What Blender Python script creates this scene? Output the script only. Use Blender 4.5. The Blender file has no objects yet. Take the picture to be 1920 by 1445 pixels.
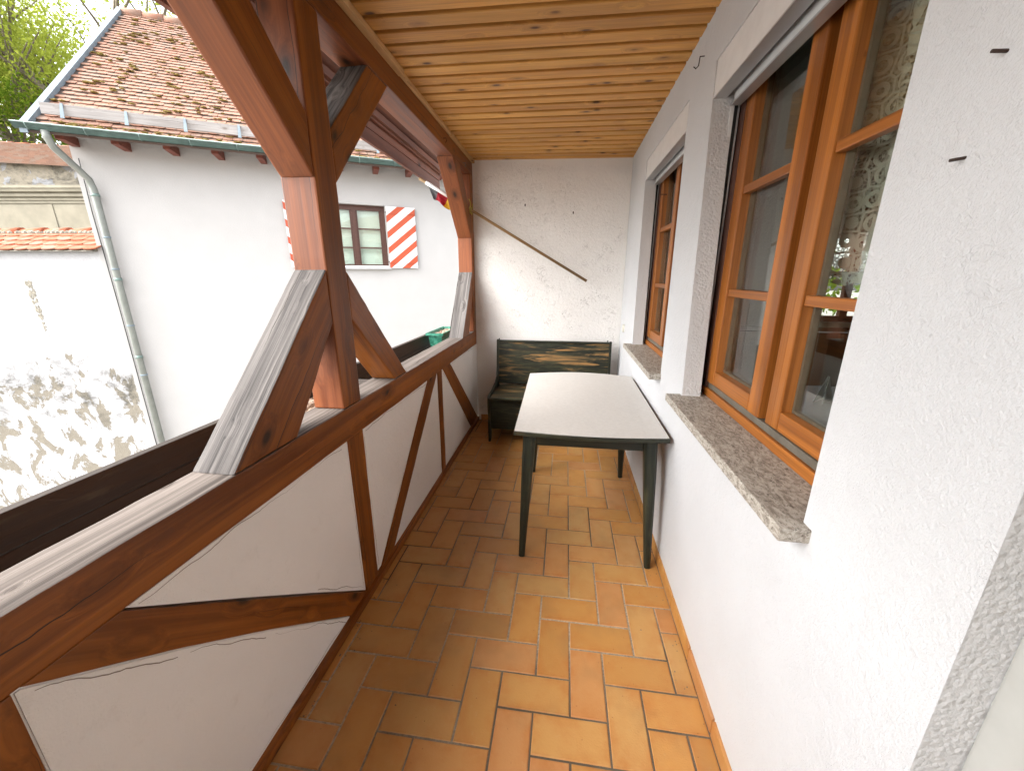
import bpy, bmesh, math, random
from mathutils import Vector, Matrix
random.seed(7)
V = Vector
C = bpy.context.scene.collection
scene = bpy.context.scene
R = math.radians

# ------------------------------------------------------------------ camera
cam_d = bpy.data.cameras.new('camera')
cam = bpy.data.objects.new('camera', cam_d)
C.objects.link(cam)
cam.location = (0, 0, 1.5)
cam.rotation_euler = (R(90 - 15.88), 0, R(7.75))
cam_d.sensor_width = 36
cam_d.lens = 721 / 1920 * 36
cam_d.clip_start = 0.02
cam_d.clip_end = 400
scene.camera = cam

# ------------------------------------------------------------------ light
SUN_EL, SUN_AZ = R(46), R(236)        # azimuth measured clockwise from +y
world = bpy.data.worlds.new('World')
scene.world = world
world.use_nodes = True
wn, wl = world.node_tree.nodes, world.node_tree.links
wn.clear()
sky = wn.new('ShaderNodeTexSky')
sky.sky_type = 'NISHITA'
sky.sun_disc = False
sky.sun_elevation = SUN_EL
sky.sun_rotation = SUN_AZ
sky.air_density = 1.0
sky.dust_density = 4.0
bw = wn.new('ShaderNodeHueSaturation')      # thin overcast: the blue is mostly washed out
bw.inputs['Saturation'].default_value = 0.25
bg = wn.new('ShaderNodeBackground')
bg.inputs['Strength'].default_value = 0.15
wo = wn.new('ShaderNodeOutputWorld')
wl.new(sky.outputs[0], bw.inputs['Color'])
wl.new(bw.outputs[0], bg.inputs['Color'])
wl.new(bg.outputs[0], wo.inputs['Surface'])

sun_d = bpy.data.lights.new('sun', 'SUN')
sun_d.energy = 0.5
sun_d.angle = R(120)
sun_d.color = (1, 0.96, 0.9)
sun = bpy.data.objects.new('sun', sun_d)
C.objects.link(sun)
sdir = V((math.sin(SUN_AZ) * math.cos(SUN_EL), math.cos(SUN_AZ) * math.cos(SUN_EL), math.sin(SUN_EL)))
sun.rotation_euler = (-sdir).to_track_quat('-Z', 'Y').to_euler()
sun.location = sdir * 30

scene.view_settings.view_transform = 'Standard'
scene.view_settings.look = 'None'
scene.view_settings.gamma = 1
scene.view_settings.exposure = 2.55
scene.render.engine = 'CYCLES'
scene.cycles.diffuse_bounces = 8
scene.cycles.max_bounces = 16
scene.cycles.transparent_max_bounces = 24
scene.cycles.use_denoising = True
scene.cycles.sample_clamp_indirect = 6

# ------------------------------------------------------------------ node helper
class NT:
    def __init__(s, name):
        s.m = bpy.data.materials.new(name)
        s.m.use_nodes = True
        s.t = s.m.node_tree
        s.t.nodes.clear()
        s.out = s.n('ShaderNodeOutputMaterial')
    def n(s, typ, **kw):
        nd = s.t.nodes.new(typ)
        for k, v in kw.items():
            setattr(nd, k, v)
        return nd
    def set(s, sock, v):
        if isinstance(v, bpy.types.NodeSocket):
            s.t.links.new(v, sock)
        elif v is not None:
            if sock.type == 'RGBA' and len(v) == 3:
                v = (*v, 1)
            sock.default_value = v
    def math(s, op, a, b=None, c=None, clamp=False):
        nd = s.n('ShaderNodeMath', operation=op, use_clamp=clamp)
        s.set(nd.inputs[0], a)
        if b is not None: s.set(nd.inputs[1], b)
        if c is not None: s.set(nd.inputs[2], c)
        return nd.outputs[0]
    def vmath(s, op, a, b=None):
        nd = s.n('ShaderNodeVectorMath', operation=op)
        s.set(nd.inputs[0], a)
        if b is not None: s.set(nd.inputs[1], b)
        return nd.outputs[0]
    def mix(s, f, a, b, blend='MIX'):
        nd = s.n('ShaderNodeMix', data_type='RGBA', blend_type=blend)
        s.set(nd.inputs[0], f); s.set(nd.inputs[6], a); s.set(nd.inputs[7], b)
        return nd.outputs[2]
    def mrange(s, v, a, b, c=0.0, d=1.0):
        nd = s.n('ShaderNodeMapRange')
        s.set(nd.inputs[0], v)
        for i, x in enumerate((a, b, c, d)): s.set(nd.inputs[i + 1], x)
        return nd.outputs[0]
    def noise(s, vec, scale=5, detail=4, rough=.55, dist=0.0):
        nd = s.n('ShaderNodeTexNoise')
        if vec is not None: s.set(nd.inputs['Vector'], vec)
        nd.inputs['Scale'].default_value = scale
        nd.inputs['Detail'].default_value = detail
        nd.inputs['Roughness'].default_value = rough
        nd.inputs['Distortion'].default_value = dist
        return nd.outputs['Fac']
    def voro(s, vec, scale=5, feature='F1', rand=1.0):
        nd = s.n('ShaderNodeTexVoronoi', feature=feature)
        if vec is not None: s.set(nd.inputs['Vector'], vec)
        nd.inputs['Scale'].default_value = scale
        nd.inputs['Randomness'].default_value = rand
        return nd
    def obj(s):
        return s.n('ShaderNodeTexCoord').outputs['Object']
    def rand(s):
        return s.n('ShaderNodeObjectInfo').outputs['Random']
    def robj(s, k=37.0):
        """object coordinates moved by a random amount per object"""
        r = s.rand()
        cb = s.n('ShaderNodeCombineXYZ')
        s.set(cb.inputs[0], s.math('MULTIPLY', r, k))
        s.set(cb.inputs[1], s.math('MULTIPLY', r, k * 1.7))
        s.set(cb.inputs[2], s.math('MULTIPLY', r, k * 2.3))
        return s.vmath('ADD', s.obj(), cb.outputs[0])
    def scale(s, vec, sc):
        return s.vmath('MULTIPLY', vec, sc)
    def sep(s, vec):
        nd = s.n('ShaderNodeSeparateXYZ')
        s.set(nd.inputs[0], vec)
        return nd.outputs
    def bump(s, h, strength=.3, dist=.01, nrm=None):
        nd = s.n('ShaderNodeBump')
        nd.inputs['Strength'].default_value = strength
        nd.inputs['Distance'].default_value = dist
        s.set(nd.inputs['Height'], h)
        if nrm is not None: s.set(nd.inputs['Normal'], nrm)
        return nd.outputs[0]
    def pbsdf(s, col, rough=.6, spec=.4, metal=0.0, nrm=None, coat=0.0):
        nd = s.n('ShaderNodeBsdfPrincipled')
        s.set(nd.inputs['Base Color'], col)
        s.set(nd.inputs['Roughness'], rough)
        s.set(nd.inputs['Specular IOR Level'], spec)
        s.set(nd.inputs['Metallic'], metal)
        s.set(nd.inputs['Coat Weight'], coat)
        if nrm is not None: s.set(nd.inputs['Normal'], nrm)
        return nd.outputs[0]
    def done(s, sh):
        s.t.links.new(sh, s.out.inputs['Surface'])
        return s.m

def wood(name, dark, light, knot=(.03, .012, .005), rough=.45, grain=40, knots=.15, crack=1.0, bump=.25, spec=.4, worn=None, var=.25, ks=(4.2, 8, 8)):
    """timber whose grain runs along the local x axis"""
    t = NT(name)
    p = t.robj()
    kv = t.voro(t.scale(p, ks), 1.0)
    kd = kv.outputs['Distance']
    kf = t.mrange(kd, knots * 2.6, 0.0)
    q = t.vmath('ADD', p, t.scale(t.n('ShaderNodeCombineXYZ').outputs[0], (0, 0, 0)))
    bend = t.math('MULTIPLY', kf, .05)
    cb = t.n('ShaderNodeCombineXYZ'); t.set(cb.inputs[1], bend); t.set(cb.inputs[2], bend)
    q = t.vmath('ADD', p, cb.outputs[0])
    g1 = t.noise(t.scale(q, (.9, grain, grain)), 1, 5, .6, .3)
    g2 = t.noise(t.scale(q, (.35, grain * .22, grain * .22)), 1, 3, .5, .8)
    g3 = t.noise(t.scale(q, (4, grain * 4, grain * 4)), 1, 2, .5)
    f = t.math('ADD', t.math('MULTIPLY', g1, .5), t.math('MULTIPLY', g2, .5))
    f = t.mrange(f, .39, .62)
    col = t.mix(f, dark, light)
    big = t.mrange(t.noise(t.scale(p, (1.2, 3, 3)), 1, 2), .3, .7, 1 - var, 1 + var)
    hs = t.n('ShaderNodeHueSaturation')
    t.set(hs.inputs['Value'], t.math('MULTIPLY', big, t.mrange(g3, .3, .7, .88, 1.1)))
    t.set(hs.inputs['Color'], col)
    col = hs.outputs[0]
    if worn:
        wf = t.mrange(t.noise(t.scale(p, (3, 22, 22)), 1, 5, .65, .4), .56, .64)
        col = t.mix(wf, col, worn)
    # knots: a dark heart with a ring round it
    has = t.math('GREATER_THAN', t.sep(kv.outputs['Color'])[0], .2)
    core = t.math('MULTIPLY', t.mrange(kd, knots, knots * .45), has)
    ring = t.math('MULTIPLY', t.math('MULTIPLY', t.mrange(kd, knots * 2.0, knots), has), .45)
    col = t.mix(ring, col, t.mix(.5, dark, knot))
    col = t.mix(core, col, knot)
    h = t.math('ADD', t.math('MULTIPLY', g1, .6), t.math('MULTIPLY', g3, .4))
    if crack:
        px, py, pz = t.sep(p)
        lat = t.math('MULTIPLY', t.math('ADD', py, pz), 9.5)
        lat = t.math('ADD', lat, t.math('MULTIPLY', t.noise(t.scale(p, (3.2, .5, .5)), 1, 4, .6), .55))
        cell = t.math('FLOOR', lat)
        cv = t.n('ShaderNodeCombineXYZ'); t.set(cv.inputs[0], t.math('MULTIPLY', px, 1.1)); t.set(cv.inputs[1], t.math('MULTIPLY', cell, 7.3))
        gate = t.mrange(t.noise(cv.outputs[0], 1, 1, .4), .46, .62, 0.0, .021 * crack)
        ck = t.math('LESS_THAN', t.math('ABSOLUTE', t.math('SUBTRACT', t.math('FRACT', lat), .5)), gate)
        col = t.mix(t.math('MULTIPLY', ck, .9), col, (.012, .007, .004))
        h = t.math('SUBTRACT', h, t.math('MULTIPLY', ck, 1.5))
    nrm = t.bump(h, bump, .004)
    rr = t.mrange(g1, .3, .7, rough - .06, rough + .1)
    return t.done(t.pbsdf(col, rr, spec, nrm=nrm))

def plaster(name, col, tone=.04, rough_scale=1.0, strength=.5, marks=1.0, dirt=0.0, dirtcol=(.3, .25, .18), stipple=0.0):
    t = NT(name)
    p = t.obj()
    w = t.vmath('ADD', p, t.scale(t.n('ShaderNodeTexNoise').outputs['Color'], (0, 0, 0)))
    fine = t.noise(p, 210 * rough_scale, 3, .6)
    mid = t.noise(p, 46 * rough_scale, 3, .55)
    big = t.noise(p, 5, 3, .5)
    h = t.math('ADD', t.math('MULTIPLY', fine, .42), t.math('MULTIPLY', mid, .60))
    h = t.math('ADD', h, t.math('MULTIPLY', big, .7))
    if marks:                     # trowel worms: thin wandering scratches that come and go
        ms = t.noise(p, 27, 3, .55, .6)
        line = t.mrange(t.math('ABSOLUTE', t.math('SUBTRACT', ms, .52)), 0.0, .020, 1.0, 0.0)
        gate = t.mrange(t.noise(p, 7.5, 3, .6), .50, .64)
        h = t.math('ADD', h, t.math('MULTIPLY', t.math('MULTIPLY', line, gate), .30 * marks))
        pit = t.voro(p, 55)
        pg = t.mrange(t.noise(p, 4.2, 2), .56, .66)
        ph = t.math('MULTIPLY', t.mrange(pit.outputs['Distance'], .0, .28, 1.0, 0.0), pg)
        h = t.math('SUBTRACT', h, t.math('MULTIPLY', ph, .4 * marks))
    if stipple:
        sv = t.voro(p, 95)
        h = t.math('ADD', h, t.math('MULTIPLY', t.mrange(sv.outputs['Distance'], .7, 0.0), stipple))
    c2 = tuple(x * (1 - tone) for x in col)
    cc = t.mix(t.mrange(t.noise(p, 3, 4), .35, .65), c2, col)
    if dirt:
        d = t.math('MULTIPLY', t.mrange(t.noise(p, 9, 5, .7), .60, .75), dirt)
        cc = t.mix(d, cc, dirtcol)
    return t.done(t.pbsdf(cc, .85, .2, nrm=t.bump(h, strength, .012)))

def flat(name, col, rough=.5, spec=.4, metal=0.0, nscale=0, namt=.15, bump=0.0):
    t = NT(name)
    c = col
    nrm = None
    if nscale:
        f = t.noise(t.robj(), nscale, 4, .6)
        c = t.mix(t.mrange(f, .3, .7), tuple(x * (1 - namt) for x in col), tuple(min(1, x * (1 + namt)) for x in col))
        if bump: nrm = t.bump(f, bump, .005)
    return t.done(t.pbsdf(c, rough, spec, metal, nrm=nrm))

M = {}
M['timber'] = wood('stained_timber', (.145, .040, .0056), (.32, .104, .0150), rough=.40, crack=.8, bump=.3)
M['timber_lit'] = wood('lit_face_timber', (.125, .033, .0105), (.26, .080, .025), rough=.46, crack=.8, bump=.25)  # same timber, with the reddish look of its lit faces put into the colour
M['grey_wood'] = wood('weathered_grey_wood', (.045, .041, .040), (.22, .205, .195), knot=(.09, .07, .055), rough=.8, grain=60, crack=1.6, bump=1.0, spec=.15, var=.15)
M['grey_rail'] = wood('weathered_handrail_top', (.065, .053, .046), (.20, .172, .152), knot=(.12, .08, .06), rough=.75, grain=75, crack=.7, bump=.8, spec=.15, var=.12, knots=.05)
M['pine'] = wood('pine_board', (.50, .23, .055), (.72, .385, .10), knot=(.10, .04, .015), rough=.5, grain=34, crack=0, bump=.15, knots=.15, var=.16, ks=(5, 11, 11))
M['pine_trim'] = wood('pine_trim_wood', (.46, .27, .10), (.68, .43, .20), knot=(.10, .04, .015), rough=.5, grain=40, crack=.6, bump=.2, knots=.1, ks=(4, 12, 12))
M['pine_gap'] = wood('pine_tongue', (.13, .052, .014), (.20, .085, .024), rough=.7, crack=0, knots=.03)
M['frame_wood'] = wood('window_frame_wood', (.22, .068, .0115), (.40, .138, .024), knot=(.15, .05, .012), rough=.33, grain=110, crack=0, bump=.12, knots=.02, spec=.5, var=.15)
M['fascia'] = wood('fascia_wood', (.12, .040, .020), (.21, .072, .036), rough=.6, crack=0, bump=.2)
M['snow_wood'] = wood('bleached_snow_board', (.25, .23, .215), (.36, .34, .325), knot=(.2, .17, .15), rough=.8, grain=50, crack=.6, bump=.4, spec=.15, var=.12)
M['dark_board'] = wood('wet_dark_board', (.016, .010, .0065), (.040, .026, .017), rough=.55, crack=.4, bump=.5, worn=(.05, .042, .03))
M['brown_frame'] = flat('brown_window_paint', (.075, .032, .022), .45, nscale=30)
M['rafter'] = flat('rafter_paint', (.16, .045, .028), .6, nscale=20, namt=.3)
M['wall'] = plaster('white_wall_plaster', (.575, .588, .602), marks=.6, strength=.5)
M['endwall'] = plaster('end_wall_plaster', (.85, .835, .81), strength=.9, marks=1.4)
M['reveal'] = plaster('stippled_reveal_plaster', (.62, .625, .63), strength=.45, marks=.2, stipple=.4)
M['panel'] = plaster('panel_plaster', (.87, .855, .835), strength=.35, marks=.5, dirt=.12)
M['housewall'] = plaster('house_wall_plaster', (.42, .41, .40), strength=.3, marks=.3, dirt=.10, dirtcol=(.5, .45, .38))
M['alu'] = flat('grey_aluminium', (.50, .51, .52), .35, .5, .6, nscale=12, namt=.06)
M['alupaint'] = flat('pale_shutter_paint', (.70, .715, .72), .4, nscale=15, namt=.05)
M['doorpaint'] = flat('grey_door_paint', (.40, .40, .375), .4, nscale=15, namt=.05)
M['rubber'] = flat('black_rubber', (.012, .012, .012), .6)
M['channel'] = flat('olive_grey_channel', (.16, .145, .115), .45, metal=.2, nscale=20)
M['zinc'] = flat('zinc_sheet', (.19, .235, .265), .7, .3, 0.0, nscale=8, namt=.18)
M['gutter'] = flat('green_gutter_metal', (.16, .225, .205), .4, .5, .2, nscale=7, namt=.18)
M['pipe'] = flat('grey_downpipe_metal', (.22, .235, .215), .45, .5, .2, nscale=7, namt=.15)
M['nail'] = flat('rusty_nail', (.05, .032, .025), .6, metal=.4)
M['soil'] = flat('dry_soil', (.34, .26, .20), .95, nscale=120, namt=.6, bump=1.0)
M['dark_room'] = flat('room_plaster', (.42, .40, .36), .9)
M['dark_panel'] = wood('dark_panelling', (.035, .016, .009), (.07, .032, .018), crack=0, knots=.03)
M['linen'] = flat('white_napkin', (.8, .8, .8), .9)
M['socket'] = flat('ivory_plastic', (.62, .60, .52), .4)
M['yellow'] = flat('yellow_string', (.42, .34, .07), .8)
M['pole'] = wood('pole_wood', (.22, .125, .05), (.36, .225, .10), crack=.3, grain=60, rough=.5, knots=.03)
M['laminate'] = None

def m_laminate():
    t = NT('table_laminate')
    p = t.obj()
    f = t.noise(p, 60, 5, .7)
    c = t.mix(t.mrange(f, .35, .65), (.52, .50, .47), (.58, .56, .53))
    st = t.mrange(t.noise(p, 5, 4, .6), .55, .75, 0, .3)
    c = t.mix(st, c, (.47, .45, .42))
    sp = t.math('LESS_THAN', t.voro(p, 9).outputs['Distance'], .035)
    c = t.mix(t.math('MULTIPLY', sp, .7), c, (.25, .2, .15))
    M['laminate'] = t.done(t.pbsdf(c, .42, .4, nrm=t.bump(f, .04, .002)))
m_laminate()

def m_green(name, worn_amt, sx=(2.2, 26, 26)):
    t = NT(name)
    p = t.robj()
    f = t.noise(t.scale(p, sx), 1, 6, .62, .9)
    patch = t.noise(t.scale(p, (5, 2.2, 2.2)), 1, 2)
    w = t.math('MULTIPLY', t.mrange(f, .50, .60), t.mrange(patch, .62 - worn_amt, .80 - worn_amt * .6))
    base = t.mix(t.mrange(t.noise(t.scale(p, (4, 60, 60)), 1, 4), .3, .7), (.0075, .0095, .0065), (.024, .028, .017))
    oc = t.mix(t.mrange(f, .52, .72), (.115, .085, .036), (.40, .20, .065))
    ol = t.mix(t.mrange(t.noise(t.scale(p, (3, 14, 14)), 1, 5, .7), .5, .62, 0, .55), base, (.060, .060, .032))
    c = t.mix(w, ol, oc)
    return t.done(t.pbsdf(c, t.mrange(w, 0, 1, .42, .7), .4, nrm=t.bump(f, .3, .004)))
M['green_worn'] = m_green('worn_green_backrest_paint', .56)
M['green_seat'] = m_green('worn_green_seat_paint', .42)
M['green_dark'] = m_green('dark_green_paint', .04)

def m_tile():
    t = NT('terracotta_tile')
    r = t.rand()
    p = t.robj()
    o = t.sep(t.obj())
    c = t.mix(r, (.415, .205, .058), (.48, .236, .066))
    c = t.mix(t.mrange(t.math('FRACT', t.math('MULTIPLY', r, 7.13)), .55, 1.0, 0, .65), c, (.44, .275, .11))
    c = t.mix(t.mrange(t.math('FRACT', t.math('MULTIPLY', r, 13.7)), .7, 1.0, 0, .55), c, (.46, .22, .105))
    cloud = t.noise(p, 9, 4, .6)
    c = t.mix(t.mrange(cloud, .45, .75, 0, .5), c, (.40, .165, .040))
    # flame-flashed rims: a fired darkening that follows each tile's own edges
    ex = t.mrange(t.math('ABSOLUTE', o[0]), .07, .126)
    ey = t.mrange(t.math('ABSOLUTE', o[1]), .025, .062)
    e = t.math('MAXIMUM', ex, ey)
    ed = t.math('MULTIPLY', e, t.mrange(t.noise(p, 14, 3, .6), .40, .70, 0, .65))
    c = t.mix(ed, c, (.37, .125, .026))
    wear = t.mrange(t.noise(p, 46, 6, .75), .60, .72, 0, .28)
    c = t.mix(wear, c, (.46, .30, .17))
    dust = t.mrange(t.noise(p, 5, 3), .52, .75, 0, .4)
    c = t.mix(dust, c, (.24, .14, .06))
    pit = t.math('LESS_THAN', t.voro(p, 26).outputs['Distance'], .045)
    c = t.mix(t.math('MULTIPLY', pit, .6), c, (.11, .04, .012))
    n1 = t.noise(p, 160, 3)
    h = t.math('ADD', n1, t.math('MULTIPLY', t.noise(p, 11, 2), 1.5))
    M['tile'] = t.done(t.pbsdf(c, t.mrange(cloud, .3, .7, .34, .52), .42, nrm=t.bump(h, .18, .003)))
m_tile()
def m_grout():
    t = NT('cement_grout')
    p = t.obj()
    f = t.noise(p, 90, 4, .7)
    c = t.mix(t.mrange(f, .35, .65), (.26, .21, .155), (.44, .37, .28))
    c = t.mix(t.mrange(t.noise(p, 1.2, 3), .4, .62), c, (.10, .08, .058))
    M['grout'] = t.done(t.pbsdf(c, .95, .1, nrm=t.bump(f, .6, .004)))
m_grout()
def m_granite():
    t = NT('speckled_sill_stone')
    p = t.obj()
    f = t.noise(t.scale(p, (150, 75, 150)), 1, 4, .7)
    g = t.noise(t.scale(p, (85, 36, 90)), 1, 3, .7, .6)
    c = t.mix(t.mrange(g, .38, .6), (.235, .205, .17), (.47, .44, .385))
    c = t.mix(t.mrange(f, .56, .66), c, (.075, .060, .045))
    c = t.mix(t.mrange(t.noise(p, 150, 2), .62, .7, 0, .6), c, (.55, .52, .47))
    M['granite'] = t.done(t.pbsdf(c, .6, .35, nrm=t.bump(f, .4, .003)))
m_granite()
def m_glass():
    t = NT('window_glass')
    lw = t.n('ShaderNodeLayerWeight'); lw.inputs[0].default_value = .5
    f = t.math('ADD', t.math('MULTIPLY', t.math('POWER', lw.outputs['Facing'], 5), .96), .045, clamp=True)
    tr = t.n('ShaderNodeBsdfTransparent'); tr.inputs[0].default_value = (.93, .95, .93, 1)
    gl = t.n('ShaderNodeBsdfGlossy'); gl.inputs['Roughness'].default_value = 0.0
    gl.inputs['Color'].default_value = (1, 1, 1, 1)
    mx = t.n('ShaderNodeMixShader')
    t.set(mx.inputs[0], f)
    t.t.links.new(tr.outputs[0], mx.inputs[1]); t.t.links.new(gl.outputs[0], mx.inputs[2])
    M['glass'] = t.done(mx.outputs[0])
m_glass()
def m_lace():
    t = NT('white_lace')
    p = t.obj()
    v = t.voro(p, 19, rand=.3)
    d = v.outputs['Distance']
    ring = t.math('LESS_THAN', t.math('ABSOLUTE', t.math('SUBTRACT', d, .34)), .085)
    core = t.math('LESS_THAN', d, .10)
    net = t.math('LESS_THAN', t.voro(p, 105, 'DISTANCE_TO_EDGE').outputs['Distance'], .16)
    edge = t.math('LESS_THAN', t.voro(p, 19, 'DISTANCE_TO_EDGE', .3).outputs['Distance'], .05)
    a = t.math('MAXIMUM', t.math('MAXIMUM', ring, core), t.math('MAXIMUM', t.math('MULTIPLY', net, .75), edge))
    tr = t.n('ShaderNodeBsdfTransparent')
    df = t.n('ShaderNodeBsdfDiffuse'); df.inputs[0].default_value = (.8, .78, .72, 1)
    tl = t.n('ShaderNodeBsdfTranslucent'); tl.inputs[0].default_value = (.7, .68, .62, 1)
    ad = t.n('ShaderNodeMixShader'); ad.inputs[0].default_value = .4
    t.t.links.new(df.outputs[0], ad.inputs[1]); t.t.links.new(tl.outputs[0], ad.inputs[2])
    mx = t.n('ShaderNodeMixShader')
    t.set(mx.inputs[0], a)
    t.t.links.new(tr.outputs[0], mx.inputs[1]); t.t.links.new(ad.outputs[0], mx.inputs[2])
    M['lace'] = t.done(mx.outputs[0])
m_lace()
def m_rooftile(name, cols, mossy=.5):
    t = NT(name)
    r = t.rand()
    p = t.robj()
    pp = t.obj()
    vr = t.math('FRACT', t.math('ADD', t.math('MULTIPLY', r, 9.7), t.math('MULTIPLY', t.sep(t.voro(pp, 6.5).outputs['Color'])[0], 1.0)))
    c = t.mix(vr, cols[0], cols[1])
    c = t.mix(t.mrange(t.math('FRACT', t.math('MULTIPLY', vr, 5.3)), .5, .9, 0, .8), c, cols[2])
    f = t.noise(p, 40, 5, .7)
    c = t.mix(t.mrange(f, .5, .75, 0, .35), c, (.34, .27, .23))
    mo = t.mrange(t.noise(p, 9, 5, .7), .62, .72, 0, mossy)
    c = t.mix(mo, c, (.17, .12, .035))
    return t.done(t.pbsdf(c, .85, .2, nrm=t.bump(f, .4, .006)))
M['rooftile'] = m_rooftile('old_roof_tile', ((.30, .155, .105), (.255, .14, .098), (.25, .18, .14)))
M['browntile'] = m_rooftile('brown_roof_tile', ((.22, .125, .085), (.17, .10, .07), (.20, .15, .115)), .4)
M['captile'] = m_rooftile('orange_cap_tile', ((.30, .088, .042), (.33, .11, .06), (.29, .17, .125)), .15)
M['roofbase'] = flat('roof_batten_dark', (.06, .04, .03), .9, nscale=10)
M['moss'] = flat('yellow_moss', (.15, .108, .026), 1.0, nscale=60, namt=.5, bump=.8)
M['mortar'] = flat('grey_mortar', (.20, .185, .15), .95, nscale=50, namt=.6, bump=1.0)
def m_peel(name, z_hi, z_lo, ochre=(.205, .185, .15), amt=0.0):
    """whitewash that has flaked off an ochre render, black mould where damp sits"""
    t = NT(name)
    p = t.obj()
    z = t.sep(p)[2]
    n1 = t.noise(t.scale(p, (1, 1, .75)), 2.9, 10, .66, .5)
    low = t.math('MULTIPLY', t.mrange(z, z_hi, z_lo, -.22, .0), 1.0)
    peel = t.mrange(t.math('ADD', n1, t.math('ADD', low, amt)), .512, .535)
    white = t.mix(t.mrange(t.noise(p, 6, 4), .3, .7), (.33, .33, .336), (.375, .375, .38))
    och = t.mix(t.mrange(t.noise(p, 12, 6, .75), .3, .7), tuple(x * .75 for x in ochre), ochre)
    c = t.mix(peel, white, och)
    band = t.math('MULTIPLY', t.mrange(z, z_lo - .75, z_lo - .05), t.mrange(z, z_lo + .95, z_lo + .3))
    mould = t.math('MULTIPLY', band, t.mrange(t.noise(t.scale(p, (1, 1, 1.5)), 2.3, 10, .74, .4), .47, .64))
    c = t.mix(t.math('MULTIPLY', mould, .88), c, (.06, .058, .05))
    h = t.math('ADD', t.math('MULTIPLY', peel, -1.0), t.noise(p, 60, 4))
    return t.done(t.pbsdf(c, .9, .15, nrm=t.bump(h, .5, .02)))
M['peel'] = m_peel('flaking_whitewash', 1.2, -.45)
M['peel2'] = m_peel('flaking_upper_whitewash', 9, 4.0, (.36, .32, .25), .08)
M['render'] = plaster('ochre_cornice_render', (.28, .255, .195), tone=.2, strength=.3, marks=0, dirt=.3)
def m_stripes(name, sgn):
    t = NT(name)
    o = t.sep(t.obj())
    k = t.math('ADD', o[2], t.math('MULTIPLY', o[0], -.80 * sgn))
    fr = t.math('FRACT', t.math('ADD', t.math('DIVIDE', k, .272), .28))
    red = t.math('LESS_THAN', fr, .43)
    wear = t.mrange(t.noise(t.obj(), 20, 4), .3, .7, .85, 1.05)
    c = t.mix(red, (.62, .62, .61), t.mix(wear, (.30, .045, .018), (.40, .068, .026)))
    return t.done(t.pbsdf(c, .5, .4))
M['stripe_r'] = m_stripes('red_white_striped_paint', 1)
M['stripe_l'] = m_stripes('red_white_striped_paint_mirrored', -1)
def m_leaf(name, c1, c2, tr=.35):
    t = NT(name)
    f = t.noise(t.obj(), 1.4, 4, .6)
    f2 = t.noise(t.obj(), 9, 2)
    c = t.mix(t.mrange(t.math('ADD', t.math('MULTIPLY', f, .6), t.math('MULTIPLY', f2, .4)), .38, .62), c1, c2)
    df = t.n('ShaderNodeBsdfDiffuse'); t.set(df.inputs[0], c)
    tl = t.n('ShaderNodeBsdfTranslucent'); t.set(tl.inputs[0], c)
    mx = t.n('ShaderNodeMixShader'); mx.inputs[0].default_value = tr
    t.t.links.new(df.outputs[0], mx.inputs[1]); t.t.links.new(tl.outputs[0], mx.inputs[2])
    return t.done(mx.outputs[0])
M['leaf'] = m_leaf('spring_leaf', (.21, .26, .032), (.33, .37, .065), .55)
M['hedge'] = m_leaf('hedge_leaf', (.06, .11, .010), (.13, .19, .018), .4)
M['bark'] = flat('tree_bark', (.15, .125, .085), .9, nscale=14, namt=.4, bump=.6)
M['ground'] = flat('courtyard_gravel', (.30, .28, .25), .95, nscale=30, namt=.3, bump=.4)
def m_planter():
    t = NT('green_planter_plastic')
    p = t.obj()
    f = t.noise(p, 28, 5, .7)
    c = t.mix(t.mrange(f, .42, .62), (.008, .115, .072), (.055, .26, .18))
    c = t.mix(t.mrange(t.noise(p, 70, 3), .62, .7, 0, .6), c, (.004, .05, .035))
    M['planter'] = t.done(t.pbsdf(c, .5, .4))
m_planter()
def m_flag():
    t = NT('flag_cloth')
    x = t.sep(t.obj())[0]
    c = t.mix(t.math('GREATER_THAN', x, -.045), (.16, .16, .17), (.42, .03, .045))
    c = t.mix(t.math('GREATER_THAN', x, .055), c, (.70, .45, .05))
    M['flag'] = t.done(t.pbsdf(c, .8, .2))
m_flag()

# ------------------------------------------------------------------ build helpers
WM = {}
def link(o, parent=None, mat=None):
    """mat = world matrix wanted; parented objects get the local matrix worked out"""
    C.objects.link(o)
    mat = mat or Matrix()
    if parent is not None:
        o.parent = parent
        o.matrix_parent_inverse = Matrix()
        o.matrix_local = WM[parent].inverted() @ mat
    else:
        o.matrix_world = mat
    WM[o] = mat.copy()
    return o

def tag(o, label, cat, group=None, kind=None):
    if label: o['label'] = label
    if cat: o['category'] = cat
    if group: o['group'] = group
    if kind or cat: o['kind'] = kind or 'thing'
    return o

def thing(name, label, cat, loc=(0, 0, 0), group=None, rot=None):
    o = bpy.data.objects.new(name, None)
    o.empty_display_size = .1
    m = Matrix.Translation(V(loc))
    if rot is not None: m = m @ rot
    link(o, None, m)
    return tag(o, label, cat, group)

def frame(origin, ax, up=None):
    """matrix whose x axis is ax"""
    x = V(ax).normalized()
    u = V(up) if up is not None else (V((0, 0, 1)) if abs(x.z) < .9 else V((0, 1, 0)))
    y = u.cross(x).normalized()
    z = x.cross(y).normalized()
    m = Matrix((x, y, z)).transposed().to_4x4()
    m.translation = V(origin)
    return m

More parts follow.
